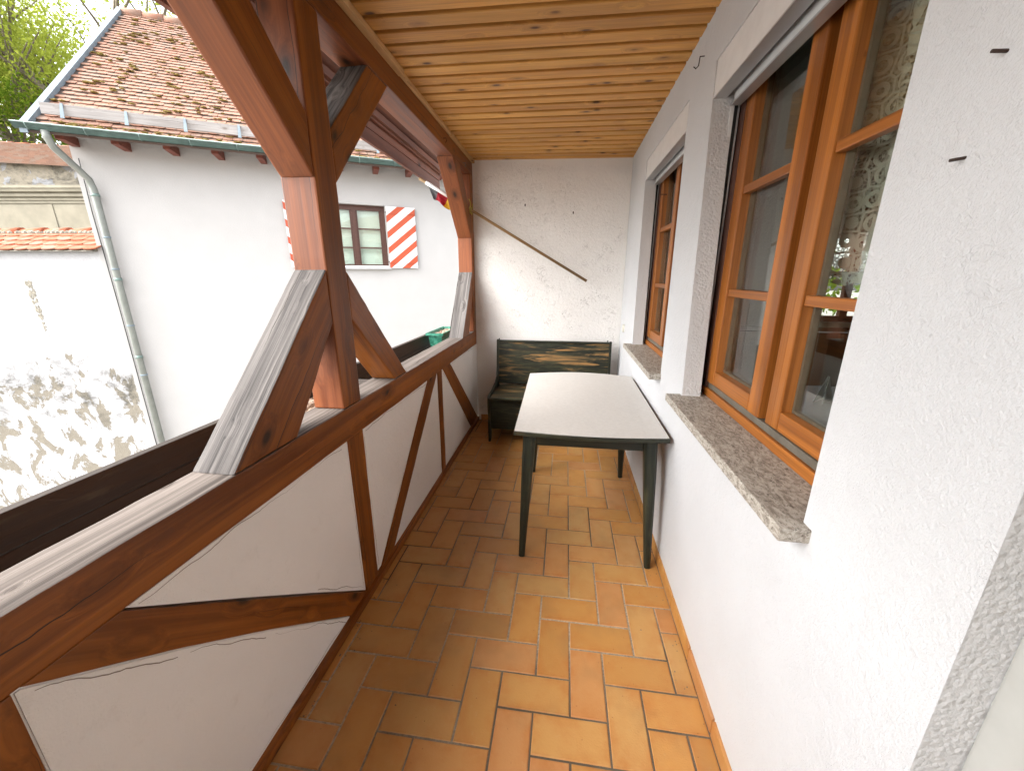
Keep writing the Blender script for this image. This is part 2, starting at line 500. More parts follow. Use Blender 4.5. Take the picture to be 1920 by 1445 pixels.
from mathutils import noise as mnoise
def wobble(bm, ax, amp):
    ax = V(ax).normalized()
    ds = [v.co.dot(ax) for v in bm.verts]
    lo, hi = min(ds), max(ds)
    n_ = max(2, int((hi - lo) / .045))
    for i in range(1, n_):
        bmesh.ops.bisect_plane(bm, geom=list(bm.verts) + list(bm.edges) + list(bm.faces), plane_co=ax * (lo + (hi - lo) * i / n_), plane_no=ax, dist=1e-5)
    off = V((random.random() * 50, random.random() * 50, random.random() * 50))
    for v in bm.verts:
        v.co += mnoise.noise_vector(v.co * 5 + off) * amp + mnoise.noise_vector(v.co * 19 + off) * amp * .7

def from_bm(name, bm, mats, parent=None, mat=None, smooth=False):
    me = bpy.data.meshes.new(name)
    bm.normal_update()
    bm.to_mesh(me)
    bm.free()
    for m in (mats if isinstance(mats, (list, tuple)) else [mats]):
        me.materials.append(m)
    if smooth:
        for p in me.polygons: p.use_smooth = True
    o = bpy.data.objects.new(name, me)
    return link(o, parent, mat)

def prism_bm(poly, vec, bm=None):
    bm = bm or bmesh.new()
    vec = V(vec)
    a = [bm.verts.new(V(p)) for p in poly]
    b = [bm.verts.new(V(p) + vec) for p in poly]
    n = len(poly)
    fs = [bm.faces.new(a), bm.faces.new(b[::-1])]
    for i in range(n):
        fs.append(bm.faces.new((a[i], b[i], b[(i + 1) % n], a[(i + 1) % n])))
    bmesh.ops.recalc_face_normals(bm, faces=bm.faces)
    return bm

def solid(name, poly, vec, mats, parent=None, ax=None, bevel=0.0, pick=None, segs=2, wob=0.0):
    bm = prism_bm(poly, vec)
    if bevel:
        bmesh.ops.bevel(bm, geom=list(bm.edges), offset=bevel, segments=segs, profile=.6, affect='EDGES', clamp_overlap=True)
    if wob: wobble(bm, ax, wob)
    bm.normal_update()
    if pick:
        for f in bm.faces:
            f.material_index = pick(f.normal, f.calc_center_median())
    cen = sum((v.co for v in bm.verts), V()) / len(bm.verts)
    ax = ax if ax is not None else (1, 0, 0)
    m = frame(cen, ax) if tuple(ax) != (1, 0, 0) else Matrix.Translation(cen)
    inv = m.inverted()
    for v in bm.verts: v.co = inv @ v.co
    return from_bm(name, bm, mats, parent, m)

def boxpoly(x0, x1, y0, y1, z0):
    return [(x0, y0, z0), (x1, y0, z0), (x1, y1, z0), (x0, y1, z0)]
def box(name, x0, x1, y0, y1, z0, z1, mats, parent=None, ax=None, bevel=0.0, pick=None, segs=2, wob=0.0):
    return solid(name, boxpoly(x0, x1, y0, y1, z0), (0, 0, z1 - z0), mats, parent, ax, bevel, pick, segs, wob)

def yz(poly, x):
    return [(x, p[0], p[1]) for p in poly]

def add_box(bm, x0, x1, y0, y1, z0, z1):
    return prism_bm(boxpoly(x0, x1, y0, y1, z0), (0, 0, z1 - z0), bm)

def tube_bm(pts, rad, n=10, bm=None, caps=True):
    bm = bm or bmesh.new()
    pts = [V(p) for p in pts]
    rad = rad if isinstance(rad, (list, tuple)) else [rad] * len(pts)
    rings = []
    up = V((0, 0, 1))
    prev = None
    for i, p in enumerate(pts):
        d = (pts[min(i + 1, len(pts) - 1)] - pts[max(i - 1, 0)]).normalized()
        if prev is None:
            a = d.orthogonal().normalized()
        else:
            a = (prev - d * prev.dot(d)).normalized()
        prev = a
        b = d.cross(a)
        rings.append([bm.verts.new(p + (a * math.cos(t) + b * math.sin(t)) * rad[i]) for t in [2 * math.pi * k / n for k in range(n)]])
    for r0, r1 in zip(rings, rings[1:]):
        for k in range(n):
            f = bm.faces.new((r0[k], r0[(k + 1) % n], r1[(k + 1) % n], r1[k])); f.smooth = True
    if caps:
        bm.faces.new(rings[0][::-1]); bm.faces.new(rings[-1])
    return bm

def tube(name, pts, rad, mats, parent=None, n=10, ax=None):
    bm = tube_bm(pts, rad, n)
    cen = sum((v.co for v in bm.verts), V()) / len(bm.verts)
    m = frame(cen, ax) if ax is not None else Matrix.Translation(cen)
    inv = m.inverted()
    for v in bm.verts: v.co = inv @ v.co
    return from_bm(name, bm, mats, parent, m)

# key dimensions of the gallery (metres)
XW = .552          # face of the house wall
XR, XO = -.895, -1.03   # inner and outer face of the timber frame
ZR = .965          # top of the handrail
ZC = 2.515         # ceiling
YB = -1.5          # end of the gallery behind the camera
def y_end(x): return 3.85 + (x + .895) * .078    # face of the far end wall

# ------------------------------------------------------------------ ground
bm = bmesh.new()
bmesh.ops.create_grid(bm, x_segments=2, y_segments=2, size=150)
g = from_bm('ground', bm, M['ground'], None, Matrix.Translation((0, 0, -3.4)))
tag(g, 'courtyard ground far below the gallery', None, kind='structure')

# ------------------------------------------------------------------ floor and tiles
fl = box('floor', -1.0, XW + .05, YB, 4.1, -.22, -.0028, M['grout'])
tag(fl, 'herringbone terracotta tile floor of the gallery', None, kind='structure')
U, J = .1315, .0068
def tile_mesh(x0, x1, y0, y1, nm):
    bm = bmesh.new()
    c, z = .0025, 0.0
    jit = lambda: random.uniform(-.0007, .0007)
    lo = [bm.verts.new((x + jit(), y + jit(), -.012)) for x, y in ((x0, y0), (x1, y0), (x1, y1), (x0, y1))]
    md = [bm.verts.new((v.co.x, v.co.y, -.0022)) for v in lo]
    hi = [bm.verts.new((x, y, z)) for x, y in ((x0 + c, y0 + c), (x1 - c, y0 + c), (x1 - c, y1 - c), (x0 + c, y1 - c))]
    for a, b in ((lo, md), (md, hi)):
        for i in range(4):
            bm.faces.new((a[i], a[(i + 1) % 4], b[(i + 1) % 4], b[i]))
    bm.faces.new(hi)
    me = bpy.data.meshes.new(nm)
    bm.to_mesh(me); bm.free()
    me.materials.append(M['tile'])
    return me
full = [tile_mesh(-U + J / 2, U - J / 2, -U / 2 + J / 2, U / 2 - J / 2, 'tile') for _ in range(4)]
GX, GY = .070, 1.270
FX0, FX1, FY0 = XR + .012, XW - .013, -.35
for i in range(-12, 8):
    for j in range(-16, 26):
        k = (i + j) % 4
        if k == 0:   ax0, ay0, w, h, horiz = GX + i * U, GY + j * U, 2 * U, U, True
        elif k == 2: ax0, ay0, w, h, horiz = GX + i * U, GY + j * U, U, 2 * U, False
        else: continue
        cx, cy = ax0 + w / 2, ay0 + h / 2
        a0, a1 = ax0 + J / 2, ax0 + w - J / 2
        b0, b1 = ay0 + J / 2, ay0 + h - J / 2
        ymax = y_end(cx) - .01
        c0, c1, d0, d1 = max(a0, FX0), min(a1, FX1), max(b0, FY0), min(b1, ymax)
        if c1 - c0 < .008 or d1 - d0 < .008: continue
        if (c0, c1, d0, d1) == (a0, a1, b0, b1):
            me = random.choice(full)
        elif horiz:
            me = tile_mesh(c0 - cx, c1 - cx, d0 - cy, d1 - cy, 'tile')
        else:
            me = tile_mesh(d0 - cy, d1 - cy, -(c1 - cx), -(c0 - cx), 'tile')
        o = bpy.data.objects.new('tile', me)
        m = Matrix.Translation((cx, cy, random.uniform(-.0008, .0008))) @ Matrix.Rotation(random.uniform(-.004, .004), 4, 'X') @ Matrix.Rotation(random.uniform(-.003, .003), 4, 'Y')
        if not horiz: m = m @ Matrix.Rotation(math.pi / 2, 4, 'Z')
        link(o, fl, m)

# ------------------------------------------------------------------ ceiling
ce = box('ceiling', XR, XW + .05, YB, 4.1, ZC + .0185, ZC + .03, M['pine_gap'], ax=(0, 1, 0))
tag(ce, 'pine board ceiling of the gallery', None, kind='structure')
def board_mesh():
    w, x0, x1 = .0385, -.74, .76
    bm = bmesh.new()
    prof = [(-w, .018), (-w, .003), (-w + .003, 0), (w - .003, 0), (w, .003), (w, .018)]
    prism_bm([(x0, p[0], p[1]) for p in prof], (x1 - x0, 0, 0), bm)
    me = bpy.data.meshes.new('board'); bm.to_mesh(me); bm.free()
    me.materials.append(M['pine'])
    return me
bmh = board_mesh()
PITCH = .1003
for k in range(0, 55):
    y = 3.90 - k * PITCH
    if y < YB: break
    o = bpy.data.objects.new('board', bmh)
    sl = .028 + .05 * max(0, (y - 2.6) / 1.3)
    m = Matrix.Translation((-.19, y - .0, ZC + random.uniform(-.0008, .0008))) @ Matrix.Rotation(sl, 4, 'Z')
    link(o, ce, m)
# pale cover strip along the beam, in three lengths with a step at the joints
for y0, y1, dz, dx in ((YB, 2.24, 0.0, .0), (2.244, 3.12, .006, -.012), (3.124, 3.86, .003, -.008)):
    box('cover_strip', XR + .001, XR + .034 + dx, y0, y1, ZC - .030 + dz, ZC - .001, M['pine_trim'], ce, (0, 1, 0), .004)

# ------------------------------------------------------------------ house wall with its window openings
hw = thing('house_wall', 'rough white plastered house wall with two windows and nails in it', 'wall', (XW, 1, 0))
TH = .082
# opening outlines on the wall face: near edge y, far edge y at the sill, at the lintel
W1 = dict(n0=.835, n1=.832, f0=1.797, f1=1.888)
W2 = dict(n0=2.218, n1=2.238, f0=3.208, f1=3.262)
ZS, ZT = .935, 2.312
DOOR = (-.50, .487, 2.06)
def wallpiece(poly, d=TH): return yz(poly, XW), (d, 0, 0)
pieces = [
    [(YB, -.02), (DOOR[0], -.02), (DOOR[0], 2.6), (YB, 2.6)],
    [(DOOR[0], DOOR[2]), (DOOR[1], DOOR[2]), (DOOR[1], 2.6), (DOOR[0], 2.6)],
    [(DOOR[1], -.02), (W1['n0'], -.02), (W1['n0'], ZS), (W1['n1'], ZT), (W1['n1'], 2.6), (DOOR[1], 2.6)],
    [(W1['n0'], -.02), (W1['f0'], -.02), (W1['f0'], ZS), (W1['n0'], ZS)],
    [(W1['n1'], ZT), (W1['f1'], ZT), (W1['f1'], 2.6), (W1['n1'], 2.6)],
    [(W1['f0'], -.02), (W2['n0'], -.02), (W2['n0'], ZS), (W2['n1'], ZT), (W2['n1'], 2.6), (W1['f1'], 2.6), (W1['f1'], ZT), (W1['f0'], ZS)],
    [(W2['n0'], -.02), (W2['f0'], -.02), (W2['f0'], ZS), (W2['n0'], ZS)],
    [(W2['n1'], ZT), (W2['f1'], ZT), (W2['f1'], 2.6), (W2['n1'], 2.6)],
    [(W2['f0'], -.02), (4.3, -.02), (4.3, 2.6), (W2['f1'], 2.6), (W2['f1'], ZT), (W2['f0'], ZS)],
]
# one watertight skin: front and back faces per piece, walls only round the true openings
bm = bmesh.new()
cache = {}
def vv(p, x):
    k = (round(p[0], 4), round(p[1], 4), x)
    if k not in cache: cache[k] = bm.verts.new((x, p[0], p[1]))
    return cache[k]
edges = {}
for pc in pieces:
    bm.faces.new([vv(p, XW) for p in pc]); bm.faces.new([vv(p, XW + TH) for p in pc][::-1])
    for a, b in zip(pc, pc[1:] + pc[:1]):
        ka, kb = (round(a[0], 4), round(a[1], 4)), (round(b[0], 4), round(b[1], 4))
        if (kb, ka) in edges: edges.pop((kb, ka))
        else: edges[(ka, kb)] = (a, b)
rim = []
for a, b in edges.values():
    f = bm.faces.new((vv(a, XW), vv(a, XW + TH), vv(b, XW + TH), vv(b, XW)))
    f.material_index = 1
bmesh.ops.recalc_face_normals(bm, faces=bm.faces)
sharp = [e for e in bm.edges if len(e.link_faces) == 2 and e.calc_face_angle(0) > 1 and all(abs(v.co.x - XW) < 1e-4 for v in e.verts)]
bmesh.ops.bevel(bm, geom=sharp, offset=.007, segments=3, profile=.5, affect='EDGES', clamp_overlap=True)
for f in bm.faces: f.smooth = False
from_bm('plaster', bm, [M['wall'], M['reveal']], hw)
bm = bmesh.new()
XM0, XM1 = XW + TH + .001, XW + .25
for (a, b_, c, d) in ((YB, DOOR[0], -.02, 2.6), (DOOR[0], DOOR[1], DOOR[2], 2.6), (DOOR[1], .775, -.02, 2.6), (.775, 1.900, -.02, .93), (.775, 1.900, 2.40, 2.6),
                      (1.900, 2.18, -.02, 2.6), (2.18, 3.295, -.02, .93), (2.18, 3.295, 2.40, 2.6), (3.295, 4.3, -.02, 2.6)):
    add_box(bm, XM0, XM1, a, b_, c, d)
from_bm('masonry', bm, M['reveal'], hw)
# skirting tiles along the wall foot
sk = None
for k in range(14):
    y0 = .50 + k * .262
    y1 = min(y0 + .256, y_end(XW) - .004)
    if y1 - y0 < .03: break
    box('skirting_tile', XW - .010, XW + .004, y0, y1, -.004, .062 + random.uniform(-.001, .001), M['tile'], hw, (0, 1, 0), .002, segs=1)
# nails and hook left in the plaster
tube('nail', [(XW + .005, .674, 1.778), (XW - .017, .676, 1.780)], .0023, M['nail'], hw, 7)
tube('nail', [(XW + .01, .690, 1.662), (XW - .017, .693, 1.658)], .0023, M['nail'], hw, 7)
tube('nail', [(XW + .01, 2.556, 1.956), (XW - .022, 2.560, 1.958)], .0026, M['nail'], hw, 7)
tube('hook', [(XW + .01, 2.064, 2.405), (XW - .018, 2.064, 2.405), (XW - .020, 2.066, 2.372), (XW - .030, 2.066, 2.362), (XW - .040, 2.066, 2.370)], .0023, M['nail'], hw, 7)
# door in the near opening: pale metal frame and closed leaf
dr = box('door', XW + .08, XW + .12, DOOR[0] + .065, DOOR[1] - .065, .01, DOOR[2] - .063, M['doorpaint'], hw, None, .004)
box('door_frame', XW + .062, XW + .13, DOOR[1] - .062, DOOR[1] - .001, 0, DOOR[2] - .001, M['doorpaint'], dr, (0, 0, 1), .004)
box('door_frame', XW + .062, XW + .13, DOOR[0] + .001, DOOR[0] + .062, 0, DOOR[2] - .001, M['doorpaint'], dr, (0, 0, 1), .004)
box('door_frame', XW + .062, XW + .13, DOOR[0] + .063, DOOR[1] - .063, DOOR[2] - .06, DOOR[2] - .001, M['doorpaint'], dr, (0, 1, 0), .004)

sc_ = thing('wall_socket', 'small ivory cover plate on the house wall near the far corner', 'socket', (XW, 3.72, 1.03))
bm = bmesh.new()
bmesh.ops.create_cone(bm, cap_ends=True, segments=20, radius1=.038, radius2=.034, depth=.012)
from_bm('cover_plate', bm, M['socket'], sc_, Matrix.Translation((XW - .006, 3.72, 1.03)) @ Matrix.Rotation(-math.pi / 2, 4, 'Y'))

# ------------------------------------------------------------------ windows
def beam(name, a, b, w, h, mat, parent, up=None, bevel=.003):
    """square stick from a to b; w = across (local y), h = local z"""
    a, b = V(a), V(b)
    m = frame((a + b) / 2, b - a, up)
    L = (b - a).length / 2
    bm = bmesh.new()
    add_box(bm, -L, L, -w / 2, w / 2, -h / 2, h / 2)
    if bevel: bmesh.ops.bevel(bm, geom=list(bm.edges), offset=bevel, segments=2, profile=.6, affect='EDGES', clamp_overlap=True)
    return from_bm(name, bm, mat, parent, m)

def make_window(label, W, y0, y1, sill):
    ym = (y0 + y1) / 2
    z0, z1 = .966, 2.36
    w = thing('window', label, 'window', (XW + .12, ym, z0), 'casement windows in the house wall')
    F = M['frame_wood']
    xf, xb = XW + .110, XW + .19
    # outer frame
    fr = box('outer_frame', xf, xb, y0, y1, z0, z0 + .036, F, w, (0, 1, 0), .003)
    box('frame_jamb', xf, xb, y1 - .058, y1, z0 + .037, z1, M['brown_frame'], w, (0, 0, 1), .003)
    box('frame_jamb', xf, xb, y0, y0 + .058, z0 + .037, z1, M['brown_frame'], w, (0, 0, 1), .003)
    box('frame_head', xf, xb, y0 + .059, y1 - .059, z1 - .05, z1, M['brown_frame'], w, (0, 1, 0), .003)
    box('rain_channel', xf + .010, xf + .05, y0 + .059, y1 - .059, z0 + .037, z0 + .062, M['channel'], w, (0, 1, 0), .003)
    # the two sashes; the far one carries the cover stile
    for sgn, (a, b) in (('far', (ym + .002, y1 - .050)), ('near', (y0 + .050, ym - .030))):
        xs = xf + (.004 if sgn == 'far' else .012)
        xe = xs + .056
        bz, tz = z0 + .064, z1 - .03
        sa = thing('sash', None, None, (xs, (a + b) / 2, bz)); 
        sa.parent = w; sa.matrix_parent_inverse = Matrix(); sa.matrix_local = WM[w].inverted() @ WM[sa]
        st = .082
        sb = st if sgn == 'far' else .075
        for ya, yb in ((a, a + (.080 if sgn == 'far' else st)), (b - sb, b)):
            box('stile', xs, xe, ya, yb, bz, tz, F, sa, (0, 0, 1), .005)
        ia, ib = a + .081, b - sb - .001
        box('rail', xs + .001, xe, ia, ib, bz, bz + .062, F, sa, (0, 1, 0), .005)
        box('rail', xs + .001, xe, ia, ib, tz - .062, tz, F, sa, (0, 1, 0), .005)
        for zb in (1.432, 1.822):
            box('glazing_bar', xs + .006, xs + .032, ia, ib, zb - .015, zb + .015, F, sa, (0, 1, 0), .004)
        # dark gasket and spacer bars round the glass
        gb = bmesh.new()
        for (p, q, r, s_) in ((ia, ia + .010, bz + .063, tz - .063), (ib - .010, ib, bz + .063, tz - .063), (ia + .011, ib - .011, bz + .063, bz + .073), (ia + .011, ib - .011, tz - .073, tz - .063)):
            add_box(gb, xs + .034, xs + .052, p, q, r, s_)
        from_bm('spacer', gb, M['channel'], sa)
        pb = bmesh.new()
        add_box(pb, xs + .0325, xs + .0335, ia - .004, ib + .004, bz + .056, tz - .056)
        add_box(pb, xs + .0475, xs + .0485, ia - .004, ib + .004, bz + .056, tz - .056)
        from_bm('pane', pb, M['glass'], sa)
    # roller shutter: pale box front, folded aluminium edge, slot and end bar
    h0, h1 = 2.184, ZT - .001
    fa, fb = W['n1'] + .003, W['f1'] - .004
    rs = box('shutter_box', XW + .004, XW + .02, fa, fb, h0, h1, M['alupaint'], w, (0, 1, 0), .002)
    box('edge_profile', XW + .003, XW + .052, fa, fb - .004, h0 - .006, h0 - .0005, M['alu'], w, (0, 1, 0), .001)
    box('box_back', XW + .021, XW + .108, fa, fb, 2.235, 2.245, M['rubber'], w, (0, 1, 0))
    box('end_bar', XW + .072, XW + .082, fa, fb - .03, 2.150, 2.200, M['alupaint'], w, (0, 1, 0), .002)
    box('end_bar_foot', XW + .060, XW + .100, fa, fb - .03, 2.142, 2.1495, M['alu'], w, (0, 1, 0), .002)
    for yy in (y0 - .006, y1 - .020):
        box('guide_rail', XW + .070, XW + .084, yy, yy + .026, z0 + .001, 2.15, M['alupaint'], w, (0, 0, 1), .001)
        box('guide_slot', XW + .0845, XW + .098, yy + .004, yy + .024, z0 + .001, 2.15, M['rubber'], w, (0, 0, 1))
        box('guide_rail', XW + .0985, XW + .1045, yy, yy + .026, z0 + .001, 2.15, M['alu'], w, (0, 0, 1), .001)
    # stone sill with worn ends
    sy0, sy1 = sill
    s = box('window_sill', XW - .064, XW + .125, sy0, sy1, ZR - .034, ZR, M['granite'], w, None, .004)
    return w
make_window('near window of orange brown wood with a lace curtain behind its glass', W1, .785, 1.890, (.803, 1.832))
make_window('far window of orange brown wood, behind the end of the white table', W2, 2.19, 3.285, (2.205, 3.262))

# ------------------------------------------------------------------ the room behind the windows
rm = thing('interior_room', 'dim room seen through the window glass', 'room', (2.4, 1.5, -.1))
X0, X1, Y0, Y1 = XW + .251, 4.2, -1.2, 4.3
RW = (2.32, 3.25, 1.05, 1.86)
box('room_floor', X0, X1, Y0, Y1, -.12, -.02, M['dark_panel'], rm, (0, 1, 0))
box('room_ceiling', X0, X1, Y0, Y1, 2.4, 2.5, M['dark_room'], rm)
box('room_wall', X1, X1 + .1, Y0, Y1 + .1, -.1, 2.5, M['dark_room'], rm)
box('room_wall', X0, X1, Y0 - .1, Y0, -.1, 2.5, M['dark_room'], rm)
b = bmesh.new()
for q in ((X0, RW[0], -.1, 2.4), (RW[1], X1, -.1, 2.4), (RW[0], RW[1], -.1, RW[2]), (RW[0], RW[1], RW[3], 2.4)):
    add_box(b, q[0], q[1], Y1, Y1 + .25, q[2], q[3])
from_bm('room_wall', b, M['dark_room'], rm)
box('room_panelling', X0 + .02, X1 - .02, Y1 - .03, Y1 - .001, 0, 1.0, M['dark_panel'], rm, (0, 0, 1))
b = bmesh.new()
for q in ((RW[0], RW[0] + .06, RW[2], RW[3]), (RW[1] - .06, RW[1], RW[2], RW[3]), (2.75, 2.82, RW[2] + .001, RW[3]), (RW[0] + .061, 2.749, RW[2], RW[2] + .06), (2.821, RW[1] - .061, RW[2], RW[2] + .06), (RW[0] + .061, 2.749, 1.5, 1.54), (2.821, RW[1] - .061, 1.5, 1.54)):
    add_box(b, q[0], q[1], Y1 + .05, Y1 + .1, q[2], q[3])
from_bm('room_window_frame', b, M['fascia'], rm)

rb = thing('room_bench', 'dark wooden bench indoors seen through the near window', 'bench', (2.0, 3.6, 0))
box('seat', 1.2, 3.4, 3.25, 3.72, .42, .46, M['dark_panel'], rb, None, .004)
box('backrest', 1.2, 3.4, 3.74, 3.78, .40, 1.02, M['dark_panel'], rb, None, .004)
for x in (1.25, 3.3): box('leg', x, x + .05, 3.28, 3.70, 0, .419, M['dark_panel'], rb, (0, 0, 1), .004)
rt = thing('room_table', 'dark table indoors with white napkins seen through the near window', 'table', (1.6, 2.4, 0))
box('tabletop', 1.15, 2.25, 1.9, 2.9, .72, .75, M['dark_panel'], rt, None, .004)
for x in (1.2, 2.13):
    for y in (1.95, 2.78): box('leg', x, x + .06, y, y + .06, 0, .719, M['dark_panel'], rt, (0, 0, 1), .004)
for k, (x, y, lb) in enumerate(((1.62, 2.52, 'left one of two folded white napkins on the indoor table'), (1.78, 2.56, 'right one of two folded white napkins on the indoor table'))):
    b = bmesh.new()
    prism_bm([(-.07, -.02, 0), (.07, -.02, 0), (0, 0, .16)], (0, .004, 0), b)
    prism_bm([(-.07, .03, 0), (.07, .03, 0), (0, .006, .16)], (0, .004, 0), b)
    tag(from_bm('napkin', b, M['linen'], None, Matrix.Translation((x, y, .7505)) @ Matrix.Rotation(.7, 4, 'Z')), lb, 'napkin', 'napkins on the indoor table')

# lace curtain hung inside the near window, gathered aside at the bottom
b = bmesh.new()
nx, nz = 60, 30
ys0, ys1 = .62, 1.305
grid = []
for i in range(nx + 1):
    u = i / nx
    y = ys0 + (ys1 - ys0) * u
    zb = 1.47 + .50 * max(0, (.62 - u) / .62) ** 1.2 * .8
    row = []
    for j in range(nz + 1):
        z = zb + (2.34 - zb) * j / nz
        if j == 0: z += .012 * abs(math.sin(u * 34))
        row.append(b.verts.new((.018 * math.sin(u * 30 + .6 * math.sin(j * .2)), y, z)))
    grid.append(row)
for i in range(nx):
    for j in range(nz):
        b.faces.new((grid[i][j], grid[i + 1][j], grid[i + 1][j + 1], grid[i][j + 1])).smooth = True
tag(from_bm('lace_curtain', b, M['lace'], None, Matrix.Translation((XW + .222, 0, 0))), 'white lace curtain hanging behind the near window', 'curtain')

# ------------------------------------------------------------------ far end wall and the one behind the camera
ew = thing('end_wall', 'rough white plastered end wall behind the green bench', 'wall', (0, 3.9, 0))
xa, xb = -.8935, XW - .0005
bm = prism_bm([(xa, y_end(xa), -.02), (xb, y_end(xb), -.02), (xb, 4.29, -.02), (xa, 4.29, -.02)], (0, 0, 2.62))
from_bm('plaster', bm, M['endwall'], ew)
for x, z in ((-.405, 2.141), (.041, 2.073)):
    tube('nail', [(x, 3.95, z), (x, y_end(x) - .012, z - .002), (x, y_end(x) - .014, z - .018)], .005, M['nail'], ew, 7)
for k in range(7):
    x0 = -.86 + k * .205
    if x0 > .5: break
    x1 = min(x0 + .2, .535)
    bmk = prism_bm([(x0, y_end(x0) - .009, -.004), (x1, y_end(x1) - .009, -.004), (x1, y_end(x1) + .002, -.004), (x0, y_end(x0) + .002, -.004)], (0, 0, .062))
    cen = V(((x0 + x1) / 2, y_end((x0 + x1) / 2), .03))
    for v in bmk.verts: v.co -= cen
    from_bm('skirting_tile', bmk, M['tile'], ew, Matrix.Translation(cen))
bw_ = box('back_wall', XO - .2, XW + TH, YB - .2, YB - .001, -.2, 2.6, M['endwall'])
tag(bw_, 'white plaster wall closing the gallery behind the viewer', 'wall')

# ------------------------------------------------------------------ railing: half-timbered parapet
T, TL, GW = M['timber'], M['timber_lit'], M['grey_wood']
rl = thing('balcony_railing', 'half timbered parapet of brown beams and white plaster panels', 'railing', (-.96, 1.2, 0))
top_pick = lambda n, c: 1 if n.z > .6 else 0
box('handrail', XO - .004, XR, YB, 3.90, .826, ZR, [T, M['grey_rail']], rl, (0, 1, 0), .006, top_pick, wob=.0016)
box('sill_beam', XO, XR + .014, YB, 3.845, -.004, .036, T, rl, (0, 1, 0), .003)
def infill(name, poly, x0, x1, mat, ax, bevel=.003):
    return solid(name, yz(poly, x0), (x1 - x0, 0, 0), mat, rl, ax, bevel, wob=.0014)
zb, zt = .037, .8255
infill('stud', [(.225, zb), (.361, zb), (.361, zt), (.225, zt)], XO, XR - .002, T, (0, 0, 1))
infill('stud', [(1.408, zb), (1.522, zb), (1.530, zt), (1.408, zt)], XO, XR - .002, T, (0, 0, 1))
infill('stud', [(2.596, zb), (2.682, zb), (2.700, zt), (2.606, zt)], XO, XR - .002, T, (0, 0, 1))
infill('brace', [(.372, zt), (.53, zt), (.80, .585), (1.06, .352), (1.405, zb), (1.268, zb), (.86, .41), (.62, .62)], XO, XR - .003, T, (0, .74, -.67))
infill('brace', [(1.562, zb), (1.716, zb), (2.594, zt), (2.405, zt)], XO, XR - .003, T, (0, .73, .68))
infill('brace', [(2.735, zt), (2.925, zt), (3.83, zb), (3.545, zb)], XO, XR - .003, T, (0, .75, -.66))
XPn = XR - .006
gp = .002
panels = [
    [(YB, zb), (.223, zb), (.223, zt), (YB, zt)],
    [(.363, zb), (1.262, zb), (.86, .4085), (.62, .6185), (.374, .822), (.363, .822)],
    [(.536, zt), (1.405, zt), (1.405, zb + .008), (1.065, .356), (.805, .589)],
    [(1.531, zt), (2.40, zt), (1.565, zb + .012), (1.525, zb + .012)],
    [(2.597, zt), (2.603, zt), (2.594, zb), (1.722, zb)],
    [(2.702, zt), (2.733, zt), (3.54, zb), (2.685, zb)],
    [(2.932, zt), (3.90, zt), (3.90, zb)  , (3.838, zb)],
]
M['crack'] = flat('shrinkage_crack_shadow', (.26, .22, .19), 1.0)
for pl in panels:
    bm = prism_bm(yz(pl, XO + .02), (XPn - XO - .02, 0, 0))
    bmesh.ops.bevel(bm, geom=[e for e in bm.edges if all(abs(v.co.x - XPn) < 1e-5 for v in e.verts)], offset=.003, segments=2, affect='EDGES', clamp_overlap=True)
    cen = sum((v.co for v in bm.verts), V()) / len(bm.verts)
    for v in bm.verts: v.co -= cen
    pn = from_bm('plaster_panel', bm, M['panel'], rl, Matrix.Translation(cen))
    # hairline where the plaster has shrunk: a wandering groove a little inside the edge
    cy = sum(p[0] for p in pl) / len(pl); cz = sum(p[1] for p in pl) / len(pl)
    bm = bmesh.new()
    for p, q in zip(pl, pl[1:] + pl[:1]):
        L = math.hypot(q[0] - p[0], q[1] - p[1])
        if L < .25 or random.random() < .35: continue
        nx_, nz_ = -(q[1] - p[1]) / L, (q[0] - p[0]) / L
        if (cy - p[0]) * nx_ + (cz - p[1]) * nz_ < 0: nx_, nz_ = -nx_, -nz_
        prev = None
        w_ = random.uniform(0, 6)
        for i in range(int(L / .012)):
            u = .03 + .93 * i / int(L / .012)
            o_ = .013 + .004 * math.sin(u * L * 17 + w_) + .003 * math.sin(u * L * 41 + w_) + random.uniform(-.0012, .0012)
            hw_ = .0005 * (1 + math.sin(u * L * 9 + w_)) + .0002
            y_, z_ = p[0] + (q[0] - p[0]) * u + nx_ * o_, p[1] + (q[1] - p[1]) * u + nz_ * o_
            cur = (bm.verts.new((XPn + .0006, y_ + nx_ * hw_, z_ + nz_ * hw_)), bm.verts.new((XPn + .0006, y_ - nx_ * hw_, z_ - nz_ * hw_)))
            if prev: bm.faces.new((prev[0], prev[1], cur[1], cur[0]))
            prev = cur
    if bm.faces:
        from_bm('hairline_crack', bm, M['crack'], pn)
    else: bm.free()

# ------------------------------------------------------------------ posts with their braces
ZBm = 2.387
def grey_top(n, c): return 1 if n.z > .35 else 0
# lower braces have rain-washed grey tops; upper rear brace a plain grey top
p1 = thing('timber_post', 'nearer timber post with four braces, grey weathered lower brace in front', 'post', (-.96, 1.47, ZR), 'timber posts standing on the railing')
def litfront(n, c): return 1 if n.y < -.8 else 0  # front faces get the painted-in reddish light
box('shaft', XO, XR, 1.405, 1.540, ZR + .001, ZBm - .001, [T, TL], p1, (0, 0, 1), .007, litfront, wob=.0016)
def brace(parent, poly, ax, mats, pick=None, inset=.0015):
    o = solid('brace', yz(poly, XO + inset), (XR - XO - 2 * inset, 0, 0), mats, parent, ax, .007, pick, wob=.0020)
    return o
lowf = lambda n, c: 1 if (n.z > .3) else 0
undf = lambda n, c: 1 if (n.z < -.3) else 0  # undersides, coloured for the reddish light they catch
z0 = ZR + .001
b1 = brace(p1, [(.845, z0), (1.115, z0), (1.4035, 1.322), (1.4035, 1.524)], (0, .7, .71), [T, GW], lowf)
